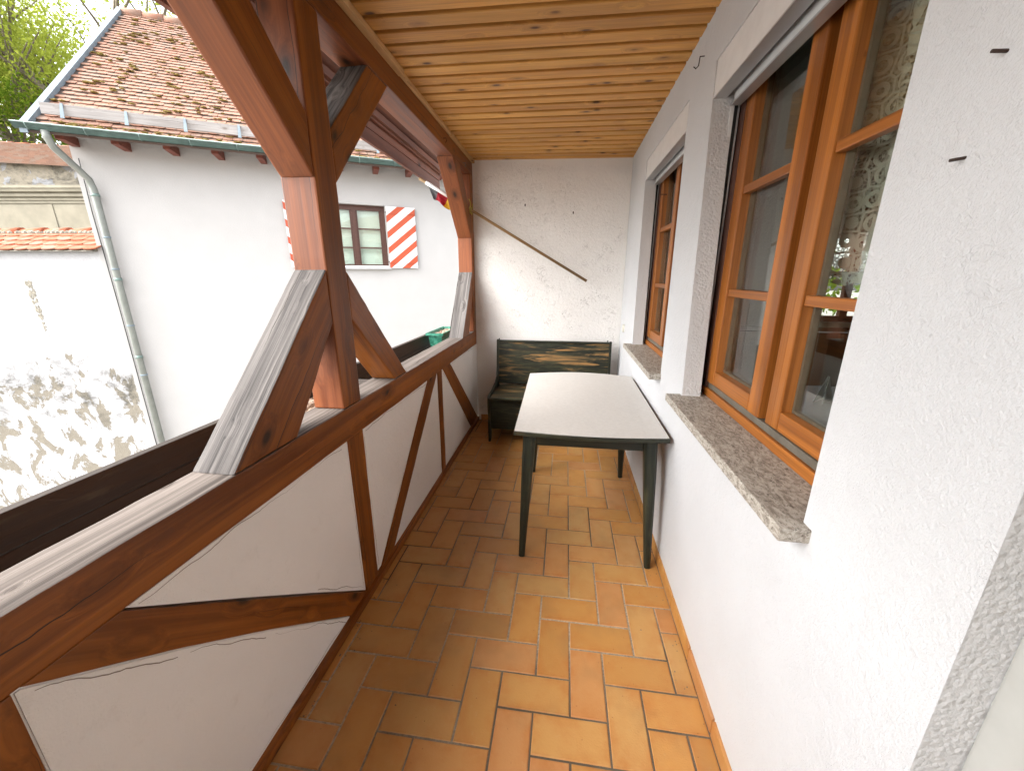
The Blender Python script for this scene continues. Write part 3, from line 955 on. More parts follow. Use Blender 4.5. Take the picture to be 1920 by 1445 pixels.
b1['label'] = 'lower front brace with a cracked grey weathered top face'
brace(p1, [(1.5415, 1.520), (1.5415, 1.325), (1.905, z0), (2.064, z0)], (0, .7, -.71), [T, TL])
brace(p1, [(1.4035, 1.838), (1.4035, 2.034), (1.065, ZBm - .001), (.850, ZBm - .001)], (0, -.7, .71), [T, TL], undf)
b4 = brace(p1, [(1.5415, 1.843), (1.5415, 2.031), (1.894, ZBm - .001), (2.097, ZBm - .001)], (0, .7, .71), [T, GW], lowf)
b4['label'] = 'upper rear brace with a dark grey top face'

p2 = thing('timber_post', 'farther timber post against the end wall with two braces', 'post', (-.96, 3.83, ZR), 'timber posts standing on the railing')
box('shaft', XO, XR, 3.763, 3.898, ZR + .001, ZBm - .001, [T, TL], p2, (0, 0, 1), .007, litfront, wob=.0016)
b5 = brace(p2, [(3.325, z0), (3.565, z0), (3.7615, 1.325), (3.7615, 1.536)], (0, .6, .8), [T, GW], lowf)
b5['label'] = 'lower brace with a grey weathered top face'
brace(p2, [(3.7615, 1.840), (3.7615, 2.030), (3.42, ZBm - .001), (3.225, ZBm - .001)], (0, -.7, .71), [T, TL], undf)

lb = thing('lintel_beam', 'long brown timber beam running along the ceiling edge over the posts', 'beam', (-.96, 1, ZBm))
box('beam', XO, XR, YB, 3.90, ZBm, ZC + .02, [T, TL], lb, (0, 1, 0), .006, lambda n, c: 1 if n.z < -.8 else 0)  # underside carries the reflected reddish light in its colour
tube('screw_hook', [(XR - .01, 2.98, 2.43), (XR + .022, 2.98, 2.43), (XR + .026, 2.98, 2.412), (XR + .016, 2.98, 2.402)], .0022, M['nail'], lb, 6)
tube('screw_hook', [(XR - .01, 3.52, 2.41), (XR + .022, 3.52, 2.41), (XR + .026, 3.52, 2.390), (XR + .016, 3.52, 2.380)], .0022, M['zinc'], lb, 6)

# ------------------------------------------------------------------ roof over the gallery
gr = thing('gallery_roof', 'red brown boarded eave of the gallery roof beyond the beam', 'roof', (-1.2, 1, 2.6))
YE = 4.47
solid('roof_deck', [(1.2, YB, 3.66), (-1.46, YB, 2.575), (-1.46, YB, 2.615), (1.2, YB, 3.70)], (0, YE - YB, 0), M['fascia'], gr, (0, 1, 0))
box('fascia_board', -1.425, -1.400, YB, YE, 2.398, 2.484, M['fascia'], gr, (0, 1, 0), .003)
box('fascia_board', -1.423, -1.398, YB, YE, 2.489, 2.558, M['fascia'], gr, (0, 1, 0), .003)
box('fascia_strip', -1.396, -1.370, YB, YE, 2.545, 2.580, M['fascia'], gr, (0, 1, 0), .003)
box('fascia_strip', -1.3695, -1.345, YB, YE, 2.560, 2.605, M['fascia'], gr, (0, 1, 0), .003)

# ------------------------------------------------------------------ planter trough outside the rail
tr = thing('planter_trough', 'dark wet wooden trough running outside the handrail', 'trough', (-1.17, 1.2, .7))
box('outer_board', -1.330, -1.300, YB, 3.95, .866, .962, M['dark_board'], tr, (0, 1, 0), .003)
box('outer_board', -1.333, -1.303, YB, 3.95, .760, .861, M['dark_board'], tr, (0, 1, 0), .003)
box('floor_board', -1.299, -1.18, YB, 3.95, .735, .757, M['dark_board'], tr, (0, 1, 0), .003)
box('floor_board', -1.175, -1.04, YB, 3.95, .735, .757, M['dark_board'], tr, (0, 1, 0), .003)

def flower_box(label, x0, x1, y0, y1, zb, zt, mat):
    f = thing('flower_box', label, 'planter', ((x0 + x1) / 2, (y0 + y1) / 2, zb), 'flower boxes in the trough')
    bm = bmesh.new()
    t = .012
    k = .02
    def ring(o, z): return [bm.verts.new(p) for p in ((x0 + o, y0 + o, z), (x1 - o, y0 + o, z), (x1 - o, y1 - o, z), (x0 + o, y1 - o, z))]
    rs = [ring(k + .012, zb), ring(k, zt - .022), ring(0, zt - .022), ring(0, zt), ring(t, zt), ring(k + .004, zt - .03), ring(k + .02, zb + .01)]
    bm.faces.new(rs[0][::-1])
    for a, b in zip(rs, rs[1:]):
        for i in range(4): bm.faces.new((a[i], a[(i + 1) % 4], b[(i + 1) % 4], b[i]))
    bm.faces.new(rs[-1])
    cen = V(((x0 + x1) / 2, (y0 + y1) / 2, zb))
    for v in bm.verts: v.co -= cen
    from_bm('box_body', bm, mat, f, Matrix.Translation(cen))
    bm = bmesh.new()
    bmesh.ops.create_grid(bm, x_segments=14, y_segments=36, size=.5)
    for v in bm.verts:
        v.co = V(((x0 + x1) / 2 + v.co.x * (x1 - x0 - .055), (y0 + y1) / 2 + v.co.y * (y1 - y0 - .055), zt - .03 + random.uniform(-.008, .014)))
    o = from_bm('soil', bm, M['soil'], f)
    return f
flower_box('bright green plastic flower box beside the farther post', -1.262, -1.095, 3.385, 3.90, .86, .995, M['planter'])
flower_box('dark flower box of dry soil behind the nearer post', -1.285, -1.10, 1.30, 2.02, .80, .925, M['dark_board'])

# ------------------------------------------------------------------ flag pole tied to the far post
pd = V((.186 + 1.60, 0, 1.455 - 2.493)).normalized()
fp = thing('flag_pole', 'thin wooden pole sloping across the end wall with a rolled flag outside', 'flag pole', (-.9, 3.735, 2.08))
tube('pole', [(.186, 3.735, 1.455), (-.93, 3.735, 2.104), (-1.36, 3.735, 2.3535)], .0122, M['pole'], fp, 10, pd)
# cloth hanging below the pole, in folds
b = bmesh.new()
n, mrow = 26, 9
rows = []
for i in range(n + 1):
    u = i / n
    base = V((-1.285, 3.735, 2.310)).lerp(V((-1.02, 3.735, 2.156)), u)
    row = []
    for j in range(mrow + 1):
        v = j / mrow
        dd = .135 * v
        row.append(b.verts.new(base + V((.05 * v, .02 * math.sin(u * 15) * v + .006 * math.sin(j * 2.2), -dd + .012 * math.sin(u * 11) * v))))
    rows.append(row)
for i in range(n):
    for j in range(mrow): b.faces.new((rows[i][j], rows[i + 1][j], rows[i + 1][j + 1], rows[i][j + 1])).smooth = True
bmesh.ops.solidify(b, geom=list(b.faces), thickness=.004)
fm = frame((-1.14, 3.735, 2.226), pd)
inv = fm.inverted()
for v in b.verts: v.co = inv @ v.co
from_bm('flag', b, M['flag'], fp, fm)
tube('flag_sleeve', [(-1.30, 3.735, 2.3186), (-1.05, 3.735, 2.173)], .0165, M['linen'], fp, 10, pd)
ys = thing('yellow_string', 'yellow string tying the pole to the far post', 'string', (-.88, 3.72, 2.08))
for a in range(2):
    tube('string_loop', [(-.892 + .012 * a, 3.735 + .026 * math.cos(t), 2.083 + .030 * math.sin(t) - .012 * a) for t in [k * math.pi / 6 for k in range(13)]], .004, M['yellow'], ys, 6)
tube('string_end', [(-.885, 3.712, 2.10), (-.882, 3.70, 2.14), (-.893, 3.695, 2.165)], .004, M['yellow'], ys, 6)
tube('string_end', [(-.880, 3.712, 2.085), (-.865, 3.70, 2.09), (-.862, 3.70, 2.125)], .0035, M['yellow'], ys, 6)

# ------------------------------------------------------------------ table
tb = thing('dining_table', 'white topped table with tapering dark green legs beside the wall', 'table', (.14, 2.4, 0))
ZT_ = .742
n = 12
def top_outline(g=0.0):
    pts = []
    for i in range(n + 1):
        u = i / n
        pts.append((-.238 - g + (.768 + 2 * g) * u, 1.808 - g + .004 * u - .028 * math.sin(math.pi * u)))
    for i in range(n + 1):
        u = i / n
        pts.append((.536 + g - (.802 + 2 * g) * u, 3.02 + g + .085 * math.sin(math.pi * u)))
    return pts
bm = prism_bm([(x, y, ZT_ - .003) for x, y in top_outline(-.004)], (0, 0, .003))
from_bm('tabletop', bm, M['laminate'], tb)
bm = prism_bm([(x, y, ZT_ - .026) for x, y in top_outline()], (0, 0, .0225))
bmesh.ops.bevel(bm, geom=[e for e in bm.edges if abs(e.verts[0].co.z - e.verts[1].co.z) < 1e-5], offset=.003, segments=1, affect='EDGES')
from_bm('top_edge', bm, M['green_dark'], tb)
for (tx, ty), (fx, fy) in (((-.160, 1.885), (-.190, 1.800)), ((.452, 1.885), (.484, 1.798)), ((-.175, 2.72), (-.205, 2.765)), ((.440, 2.72), (.468, 2.765))):
    bm = bmesh.new()
    rings = []
    for zz, r, ff in ((ZT_ - .0265, .033, 0), (.55, .031, .25), (.02, .0165, .97), (.004, .0165, 1), (0, .014, 1)):
        cx, cy = tx + (fx - tx) * ff, ty + (fy - ty) * ff
        rr = r
        oct_ = [(-.6, -1), (.6, -1), (1, -.6), (1, .6), (.6, 1), (-.6, 1), (-1, .6), (-1, -.6)]
        rings.append([bm.verts.new((cx + a * rr, cy + b_ * rr, zz)) for a, b_ in oct_])
    for a, b_ in zip(rings, rings[1:]):
        for i in range(8): bm.faces.new((a[i], a[(i + 1) % 8], b_[(i + 1) % 8], b_[i]))
    bm.faces.new(rings[0]); bm.faces.new(rings[-1])
    bmesh.ops.recalc_face_normals(bm, faces=bm.faces)
    cen = V(((tx + fx) / 2, (ty + fy) / 2, .37))
    mm = frame(cen, V((tx - fx, ty - fy, ZT_)))
    iv = mm.inverted()
    for v in bm.verts: v.co = iv @ v.co
    from_bm('leg', bm, M['green_dark'], tb, mm)
box('apron', -.129, .421, 1.870, 1.890, .640, .7155, M['green_dark'], tb, None, .003)
box('apron', -.144, .409, 2.712, 2.732, .640, .7155, M['green_dark'], tb, None, .003)
box('apron', -.178, -.158, 1.917, 2.688, .640, .7155, M['green_dark'], tb, (0, 1, 0), .003)
box('apron', .437, .457, 1.917, 2.688, .640, .7155, M['green_dark'], tb, (0, 1, 0), .003)

# ------------------------------------------------------------------ bench
be = thing('wooden_bench', 'worn dark green wooden bench against the end wall', 'bench', (-.1, 3.55, 0))
bx0, bx1 = -.672, .462
side = [(3.285, 0), (3.325, 0), (3.345, .035), (3.335, .09), (3.36, .13), (3.68, .13), (3.70, .05), (3.71, 0), (3.77, 0), (3.80, .43), (3.825, .885), (3.795, .885), (3.775, .62), (3.74, .52), (3.66, .485), (3.50, .462), (3.28, .452), (3.262, .435), (3.268, .36), (3.285, .20)]
for x in (bx0, bx1 - .022):
    bm = prism_bm(yz(side, x), (.022, 0, 0))
    bmesh.ops.bevel(bm, geom=[e for e in bm.edges if abs(e.verts[0].co.x - e.verts[1].co.x) < 1e-5], offset=.003, segments=1, affect='EDGES', clamp_overlap=True)
    cen = V((x + .011, 3.55, .45)); mm = frame(cen, (0, 0, 1)); iv = mm.inverted()
    for v in bm.verts: v.co = iv @ v.co
    from_bm('side_panel', bm, M['green_dark'], be, mm)
solid('seat', yz([(3.262, .418), (3.262, .438), (3.765, .425), (3.765, .405)], bx0 + .0225), (bx1 - bx0 - .045, 0, 0), M['green_seat'], be, None, .004)
solid('backrest', yz([(3.768, .44), (3.788, .44), (3.818, .862), (3.800, .862)], bx0 + .0225), (bx1 - bx0 - .045, 0, 0), M['green_worn'], be, None, .003)
solid('top_rail', yz([(3.788, .8625), (3.828, .8625), (3.828, .880), (3.788, .880)], bx0 + .0225), (bx1 - bx0 - .045, 0, 0), M['green_dark'], be, None, .004)
for x in (bx0 + .02, bx1 - .045):
    box('peg', x, x + .010, 3.80, 3.812, .8805, .897, M['green_dark'], be, (0, 0, 1), .002)
box('front_panel', bx0 + .0225, bx1 - .0225, 3.292, 3.310, .13, .416, M['green_dark'], be, None, .003)

# ------------------------------------------------------------------ the house across the courtyard
A = R(60)
HT = V((math.sin(A), math.cos(A), 0)); HN = V((-math.cos(A), math.sin(A), 0))     # along the wall, into the house
HP = V((-3.701, 7.092, 0))
def H(s, d, z): return HP + HT * s + HN * d + V((0, 0, z))
HR = Matrix((HT, HN, V((0, 0, 1)))).transposed().to_4x4()
def HM(s, d, z): return Matrix.Translation(H(s, d, z)) @ HR
ho = thing('neighbour_house', 'white house with old red tiled roof across the courtyard', 'house', H(-1, 0, -3.4), rot=HR)
def hbox(name, s0, s1, d0, d1, z0, z1, mats, parent=None, bevel=0, long='s'):
    c = ((s0 + s1) / 2, (d0 + d1) / 2, (z0 + z1) / 2)
    m = HM(*c)
    if long == 'z': m = m @ Matrix.Rotation(-math.pi / 2, 4, 'Y')
    bm = bmesh.new()
    a, b_, e = (s1 - s0) / 2, (d1 - d0) / 2, (z1 - z0) / 2
    if long == 'z': a, e = e, a
    add_box(bm, -a, a, -b_, b_, -e, e)
    if bevel: bmesh.ops.bevel(bm, geom=list(bm.edges), offset=bevel, segments=1, affect='EDGES')
    return from_bm(name, bm, mats, parent or ho, m)
SL, SRt, SK = -3.775, 7.0, .80
DR = 3.5
def roof_z(d): return 3.72 + SK * d
wy0, wy1, wz0, wz1 = -.69, .40, 1.655, 2.735
bm = bmesh.new()
for q in ((SL, wy0, -3.4, 3.50), (wy1, SRt, -3.4, 3.50), (wy0, wy1, -3.4, wz0), (wy0, wy1, wz1, 3.50)):
    add_box(bm, q[0], q[1], 0, .35, q[2], q[3])
bmesh.ops.remove_doubles(bm, verts=bm.verts, dist=1e-4)
# gable end and far walls
prism_bm([(SL, .35, -3.4), (SL, 7, -3.4), (SL, 7, 3.6), (SL, DR, roof_z(DR) - .12), (SL, .35, 3.85)], (.3, 0, 0), bm)
add_box(bm, SL + .3, SRt, 6.7, 7, -3.4, 3.6)
from_bm('wall', bm, M['housewall'], ho, HM(0, 0, 0))
# window
wn_ = hbox('window', wy0, wy1, .10, .16, wz0, wz0 + .055, M['brown_frame'])
for a, b_ in ((wy0, wy0 + .07), (wy1 - .07, wy1)):
    hbox('frame_jamb', a, b_, .10, .16, wz0 + .056, wz1, M['brown_frame'], wn_, long='z')
hbox('frame_head', wy0 + .071, wy1 - .071, .10, .16, wz1 - .085, wz1, M['brown_frame'], wn_)
hbox('mullion', -.18, -.11, .095, .16, wz0 + .056, wz1 - .086, M['brown_frame'], wn_, long='z')
for s0, s1 in ((wy0 + .071, -.181), (-.109, wy1 - .071)):
    for sa_, sb_ in ((s0, s0 + .03), (s1 - .03, s1)):
        hbox('sash_stile', sa_, sb_, .115, .155, wz0 + .056, wz1 - .086, M['brown_frame'], wn_, long='z')
    for z in (2.005, 2.335):
        hbox('glazing_bar', s0 + .031, s1 - .031, .112, .140, z - .013, z + .013, M['brown_frame'], wn_)
    hbox('pane', s0 + .031, s1 - .031, .141, .145, wz0 + .057, wz1 - .087, M['glass'], wn_)
bm = bmesh.new()
for k in range(36):
    z = wz0 + .04 + k * .0285
    prism_bm([(wy0 + .07, .190, z), (wy0 + .07, .200, z + .026), (wy0 + .07, .203, z + .026), (wy0 + .07, .193, z)], (wy1 - wy0 - .14, 0, 0), bm)
o = from_bm('blind', bm, flat('pale_blind', (.70, .78, .70), .6), ho, HM(0, 0, 0)); o['kind'] = 'stuff'
hbox('blind_backing', wy0 + .02, wy1 - .02, .24, .25, wz0, wz1, M['linen'])
hbox('window_sill', wy0 - .02, wy1 + .03, -.07, .10, wz0 - .035, wz0 - .001, M['alu'])
hbox('window_trim', wy0, wy1, .06, .099, wz0, wz0 + .03, M['linen'])
for s0, s1, mt in ((.415, .935, 'stripe_r'), (-1.235, -.715, 'stripe_l')):
    sh = hbox('shutter', s0, s1, -.055, -.025, 1.645, 2.722, M[mt], bevel=.003)
    for z in (1.735, 2.60):
        b2 = bmesh.new(); cs_, cz_ = (s0 + s1) / 2, (1.645 + 2.722) / 2
        add_box(b2, s0 + .01 - cs_, s1 - .01 - cs_, -.028, -.0155, z - cz_, z + .035 - cz_)
        from_bm('ledge', b2, M[mt], sh, WM[sh])
    e = -1 if s0 < 0 else 1
    for z in (1.75, 2.615):
        hbox('hinge', s0 - .02 if e > 0 else s1 - .02, s0 + .02 if e > 0 else s1 + .02, -.024, -.001, z, z + .02, M['nail'], sh)

# roof: dark deck, individually laid plain tiles, zinc verge, ridge tiles
DE = -.50
def roof_slab(s0, s1, d0, d1, off0, off1):
    bm = bmesh.new()
    prism_bm([(s0, d0, roof_z(d0) + off0), (s0, d1, roof_z(d1) + off0), (s0, d1, roof_z(d1) + off1), (s0, d0, roof_z(d0) + off1)], (s1 - s0, 0, 0), bm)
    return bm
bm = roof_slab(-3.93, SRt, DE, DR, -.065, -.035)
prism_bm([(-3.93, DR, roof_z(DR) - .1), (-3.93, 7.4, 3.4), (-3.93, 7.4, 3.45), (-3.93, DR, roof_z(DR) - .035)], (SRt + 3.93, 0, 0), bm)
from_bm('roof_deck', bm, M['roofbase'], ho, HM(0, 0, 0))
slope = math.atan(SK)
ca, sa2 = math.cos(slope), math.sin(slope)
TW, TE = .128, .124
def biber(w, l, th, seg=6, cv=.035):
    """plain tile with a curved lower edge; x across, y up the slope"""
    pts = [(-w / 2, l), (-w / 2, cv)]
    for i in range(1, seg):
        t_ = math.pi + math.pi * i / seg
        pts.append((math.cos(t_) * w / 2, cv + math.sin(t_) * cv))
    pts += [(w / 2, cv), (w / 2, l)]
    bm = bmesh.new()
    prism_bm([(x, y, 0) for x, y in pts], (0, 0, th), bm)
    return bm
def tmesh(name, bm, mat):
    me = bpy.data.meshes.new(name); bm.normal_update(); bm.to_mesh(me); bm.free(); me.materials.append(mat); return me
rt_me = tmesh('roof_tile', biber(TW - .003, .21, .012, 6, .024), M['rooftile'])
slots = []
nrow = int((DR - DE) / ca / TE) 
for r in range(nrow):
    L = r * TE
    smax = 1.2 if r > 9 else SRt
    ncol = int((smax + 3.90) / TW)
    for c in range(ncol):
        s = -3.86 + (c + (.5 if r % 2 else 0)) * TW
        d = DE + .02 + L * ca
        slots.append((s, d, r))
cam_p = V((0, 0, 1.5))
def dist(q): return (H(q[0], q[1], roof_z(q[1])) - cam_p).length + (0 if -3.9 < q[0] < -.8 else 40)
slots.sort(key=dist)
def tile_matrix(s, d, tilt=0.145):
    m = HM(s + random.uniform(-.004, .004), d, roof_z(d) - .028 + random.uniform(-.003, .004))
    return m @ Matrix.Rotation(slope - tilt + random.uniform(-.015, .015), 4, 'X') @ Matrix.Rotation(random.uniform(-.03, .03), 4, 'Z')
for s, d, r in slots[:298]:
    link(bpy.data.objects.new('roof_tile', rt_me), ho, tile_matrix(s, d))
bm = bmesh.new()
for s, d, r in slots[298:]:
    tmp = len(bm.verts)
    bm.from_mesh(rt_me)
    bm.verts.ensure_lookup_table()
    mm = HM(0, 0, 0).inverted() @ tile_matrix(s, d)
    for v in bm.verts[tmp:]: v.co = mm @ v.co
o = from_bm('roof_tiling', bm, M['rooftile'], ho, HM(0, 0, 0)); o['kind'] = 'stuff'
# moss cushions
bm = bmesh.new()
def lump(c, r, sx=1.0):
    nv = len(bm.verts)
    bmesh.ops.create_icosphere(bm, subdivisions=1, radius=1)
    bm.verts.ensure_lookup_table()
    for v in bm.verts[nv:]:
        k = r * random.uniform(.7, 1.25)
        v.co = V((c[0] + v.co.x * k * sx, c[1] + v.co.y * k * .8, c[2] + v.co.z * k * .55))
for k in range(330):
    s = random.uniform(-3.85, .4); d = random.uniform(-.45, 3.4)
    for q in range(random.randint(1, 4)):
        lump((s + random.uniform(-.05, .05), d + random.uniform(-.02, .02), roof_z(d) + .0), random.uniform(.012, .034), 1.5)
for k in range(330):
    s = random.uniform(-3.75, 3.0); d = random.uniform(-.47, -.33)
    if math.sin(s * 5.1) + math.sin(s * 2.3 + 1) < -.2: continue
    lump((s, d, roof_z(d) + .0), random.uniform(.014, .03), 1.8)
o = from_bm('moss', bm, M['moss'], ho, HM(0, 0, 0)); o['kind'] = 'stuff'
# zinc verge
bm = bmesh.new()
for (a, b_, k0, k1) in ((DE - .02, DR, -.06, .045),):
    prism_bm([(-3.985, a, roof_z(a) + k0), (-3.985, b_, roof_z(b_) + k0), (-3.985, b_, roof_z(b_) + k1), (-3.985, a, roof_z(a) + k1)], (.075, 0, 0), bm)
from_bm('verge_flashing', bm, M['zinc'], ho, HM(0, 0, 0))
for k in range(20):
    s = -3.95 + k * .34
    b2 = bmesh.new()
    tube_bm([(-.18, 0, .0), (.17, 0, .012)], [.085, .095], 12, b2)
    from_bm('ridge_tile', b2, M['rooftile'], ho, HM(s + .18, DR, roof_z(DR) - .05))
# snow board on zinc brackets
for k in range(3):
    a = -3.85 + k * 2.6
    b2 = bmesh.new()
    add_box(b2, -1.297, 1.297, -.014, .014, -.067, .067)
    from_bm('snow_board', b2, M['snow_wood'], ho, HM(a + 1.3, -.25, 3.618))
for k in range(12):
    s = -3.62 + k * .66
    b2 = bmesh.new()
    prism_bm([(-.014, -.018, .075), (.014, -.018, .075), (.022, -.075, -.115), (-.022, -.075, -.115)], (0, -.008, 0), b2)
    from_bm('snow_bracket', b2, M['zinc'], ho, HM(s, -.25, 3.618))
# gutter: half-round channel
bm = bmesh.new()
prev = None
for s in (-4.03, SRt):
    ring = []
    for k in range(9):
        t_ = math.pi + math.pi * k / 8
        ring.append(bm.verts.new((s, -.50 + math.cos(t_) * .062, 3.352 + math.sin(t_) * .062)))
    if prev:
        for a in range(8):
            bm.faces.new((prev[a], prev[a + 1], ring[a + 1], ring[a])).smooth = True
    else:
        first = ring
    prev = ring
bm.faces.new(first); bm.faces.new(prev)
bmesh.ops.solidify(bm, geom=list(bm.faces), thickness=.005)
tube_bm([(-4.03, -.565, 3.354), (SRt, -.565, 3.354)], .009, 8, bm)
from_bm('gutter', bm, M['gutter'], ho, HM(0, 0, 0))
for k in range(14):
    s = -3.90 + k * .56
    b2 = bmesh.new()
    for q in range(9):
        pass
    tube_bm([(0, -.50 + math.cos(math.pi + math.pi * q / 8) * .068, 3.352 + math.sin(math.pi + math.pi * q / 8) * .068) for q in range(9)], .006, 6, b2)
    from_bm('gutter_bracket', b2, M['gutter'], ho, HM(s, 0, 0))
dp = [(-3.755, -.50, 3.30), (-3.755, -.49, 3.22), (-3.74, -.45, 3.12), (-3.66, -.20, 2.92), (-3.615, -.11, 2.82), (-3.60, -.085, 2.70), (-3.60, -.08, 2.4), (-3.60, -.08, -3.3)]
b2 = tube_bm(dp, .044, 14)
dpo = from_bm('downpipe', b2, M['pipe'], ho, HM(0, 0, 0))
for z in (2.62, 1.45, .25):
    b2 = tube_bm([(-3.60, -.08, z - .02), (-3.60, -.08, z + .02)], .049, 14)
    add_box(b2, -3.665, -3.60, -.05, .004, z - .012, z + .012)
    from_bm('pipe_clip', b2, M['gutter'], ho, HM(0, 0, 0))
for z in (2.05, 1.60, .75, -.05):
    b2 = tube_bm([(-3.60, -.08, z - .012), (-3.60, -.08, z + .012)], .0475, 14)
    from_bm('pipe_joint', b2, M['zinc'], ho, HM(0, 0, 0))
b2 = tube_bm([(-3.70, -.02, 3.1), (-3.715, -.015, 2.4), (-3.705, -.015, 1.0), (-3.71, -.015, -3.3)], .006, 6)
from_bm('cable', b2, M['rubber'], ho, HM(0, 0, 0))
s = -3.70
while s < SRt:
    hbox('rafter_end', s - .045, s + .045, -.36, .02, 3.245, 3.36, M['rafter'], bevel=.004)
    s += .57

# ------------------------------------------------------------------ courtyard wall with tiled cap, left of the house
RT = V((math.cos(R(7.75)), math.sin(R(7.75)), 0)); RN = V((-RT.y, RT.x, 0))
KP = H(-3.775, 0, 0)
WR = Matrix((RT, RN, V((0, 0, 1)))).transposed().to_4x4()
def WMx(r, d, z): return Matrix.Translation(KP + RT * r + RN * d + V((0, 0, z))) @ WR
cw = thing('courtyard_wall', 'stained flaking whitewashed wall with an orange tile cap', 'wall', KP + RT * -3 + V((0, 0, -3.4)), rot=WR)
bm = bmesh.new()
add_box(bm, -9, -.004, .004, .55, -3.4, 1.93)
from_bm('wall', bm, M['peel'], cw, WMx(0, 0, 0))
# runnel stain and hole: a shallow pocket of rough mortar
bm = bmesh.new()
for k in range(70):
    u = random.random()
    nv = len(bm.verts)
    bmesh.ops.create_icosphere(bm, subdivisions=1, radius=1)
    bm.verts.ensure_lookup_table()
    wv = .055 * (1 - u) + .012
    cx = -1.22 + .05 * u + random.uniform(-wv, wv); cz = 1.42 - .85 * u
    r_ = random.uniform(.012, .026) * (1.1 - .6 * u)
    for v in bm.verts[nv:]:
        v.co = V((cx + v.co.x * r_, .003 + v.co.y * .004, cz + v.co.z * r_ * 1.7))
o = from_bm('render_scar', bm, M['mortar'], cw, WMx(0, 0, 0)); o['kind'] = 'stuff'
cs = R(29)
cap_me = tmesh('cap_tile', biber(.198, .30, .016, 8), M['captile'])
CT = .148
def cap_m(r, L, back=False):
    m = WMx(r, -.095 + L * math.cos(cs), 1.872 + L * math.sin(cs) + random.uniform(-.002, .003))
    return m @ Matrix.Rotation(cs - .11 + random.uniform(-.01, .01), 4, 'X') @ Matrix.Rotation(random.uniform(-.02, .02), 4, 'Z')
bm = bmesh.new()
prism_bm([(-9, -.09, 1.852), (-9, .30, 2.068), (-9, .69, 1.852)], (8.99, 0, 0), bm)
from_bm('cap_bed', bm, M['mortar'], cw, WMx(0, 0, 0))
for row in range(4):
    for c in range(26):
        r_ = -.05 - (c + (.5 if row % 2 else 0)) * .205
        link(bpy.data.objects.new('cap_tile', cap_me), cw, cap_m(r_, row * CT))
bm = bmesh.new()
for k in range(160):
    r_ = random.uniform(-5.4, -.1); nv = len(bm.verts)
    bmesh.ops.create_icosphere(bm, subdivisions=1, radius=1)
    bm.verts.ensure_lookup_table()
    q = random.uniform(.025, .045)
    for v in bm.verts[nv:]: v.co = V((r_ + v.co.x * q * 1.4, .405 + v.co.y * q, 2.155 + v.co.z * q))
o = from_bm('ridge_mortar', bm, M['mortar'], cw, WMx(0, 0, 0)); o['kind'] = 'stuff'
for k in range(14):
    b2 = bmesh.new()
    tube_bm([(-.20, 0, 0), (.19, 0, .014)], [.078, .094], 12, b2)
    from_bm('ridge_tile', b2, M['captile'], cw, WMx(-.24 - k * .385, .47, 2.135))

# wall with a moulded cornice behind, and the roofed outbuilding beyond
cn = thing('cornice_wall', 'ochre rendered wall with a moulded cornice behind the tile cap', 'wall', KP + RT * -7 + RN * 4 + V((0, 0, -3.4)), rot=WR)
bm = bmesh.new(); add_box(bm, -16, -3.4, 4.06, 4.4, -3.4, 3.20)
from_bm('wall', bm, M['render'], cn, WMx(0, 0, 0))
prof = [(4.06, 3.18), (4.035, 3.19), (4.035, 3.235), (4.01, 3.25), (4.00, 3.285), (4.03, 3.305), (3.975, 3.33), (3.965, 3.375), (4.00, 3.40), (3.93, 3.43), (3.92, 3.485), (3.90, 3.50), (3.90, 3.56), (4.4, 3.60), (4.4, 3.18)]
bm = prism_bm([(-16, p[0], p[1]) for p in prof], (12.6, 0, 0))
from_bm('cornice', bm, M['render'], cn, WMx(0, 0, 0))
bm = bmesh.new(); add_box(bm, -5.05, -4.93, 4.045, 4.0595, 2.2, 3.17)
from_bm('pilaster_strip', bm, M['render'], cn, WMx(0, 0, 0))
ob = thing('outbuilding', 'flaking outbuilding with a low brown tile roof at the far left', 'building', KP + RT * -7 + RN * 5 + V((0, 0, -3.4)), rot=WR)
yawo = Matrix.Rotation(R(14), 4, 'Z')
OM = WMx(-4.2, 5.4, 0) @ yawo
bm = bmesh.new(); add_box(bm, -14, 1.5, 0, 3, -3.4, 4.28)
from_bm('wall', bm, M['peel2'], ob, OM)
bm = bmesh.new()
for k in range(17):
    d0 = -.16 + k * .1
    z0_ = 4.22 + .50 * (d0 + .16)
    prism_bm([(-14, d0, z0_), (-14, d0 + .14, z0_ + .030), (-14, d0 + .14, z0_ + .050), (-14, d0, z0_ + .040)], (15.6, 0, 0), bm)
o = from_bm('roof_courses', bm, M['browntile'], ob, OM); o['kind'] = 'stuff'
for k in range(34):
    b2 = bmesh.new(); tube_bm([(-.17, 0, 0), (.16, 0, .012)], [.07, .085], 10, b2)
    from_bm('ridge_tile', b2, M['captile'], ob, OM @ Matrix.Translation((1.3 - k * .34, 1.60, 5.03)))
bm = prism_bm([(-14, 1.5, 4.97), (-14, 3.3, 4.1), (-14, 3.3, 4.15), (-14, 1.7, 5.0)], (15.6, 0, 0))
from_bm('roof_back', bm, M['roofbase'], ob, OM)

# ------------------------------------------------------------------ trees behind
def leaf_cloud(bm, centre, spread, count, size, squash=(1, 1, 1)):
    for _ in range(count):
        p = V((random.gauss(0, spread * squash[0]), random.gauss(0, spread * squash[1]), random.gauss(0, spread * squash[2]))) + V(centre)
        n = V((random.uniform(-1, 1), random.uniform(-1, 1), random.uniform(-.3, 1))).normalized()
        a = n.orthogonal().normalized(); a.rotate(Matrix.Rotation(random.uniform(0, 6.28), 3, n)); b_ = n.cross(a)
        s_ = size * random.uniform(.6, 1.4)
        vs = [bm.verts.new(p + a * s_ * x + b_ * s_ * y * .62) for x, y in ((-1, 0), (-.1, -.8), (1, 0), (-.1, .8))]
        bm.faces.new(vs)

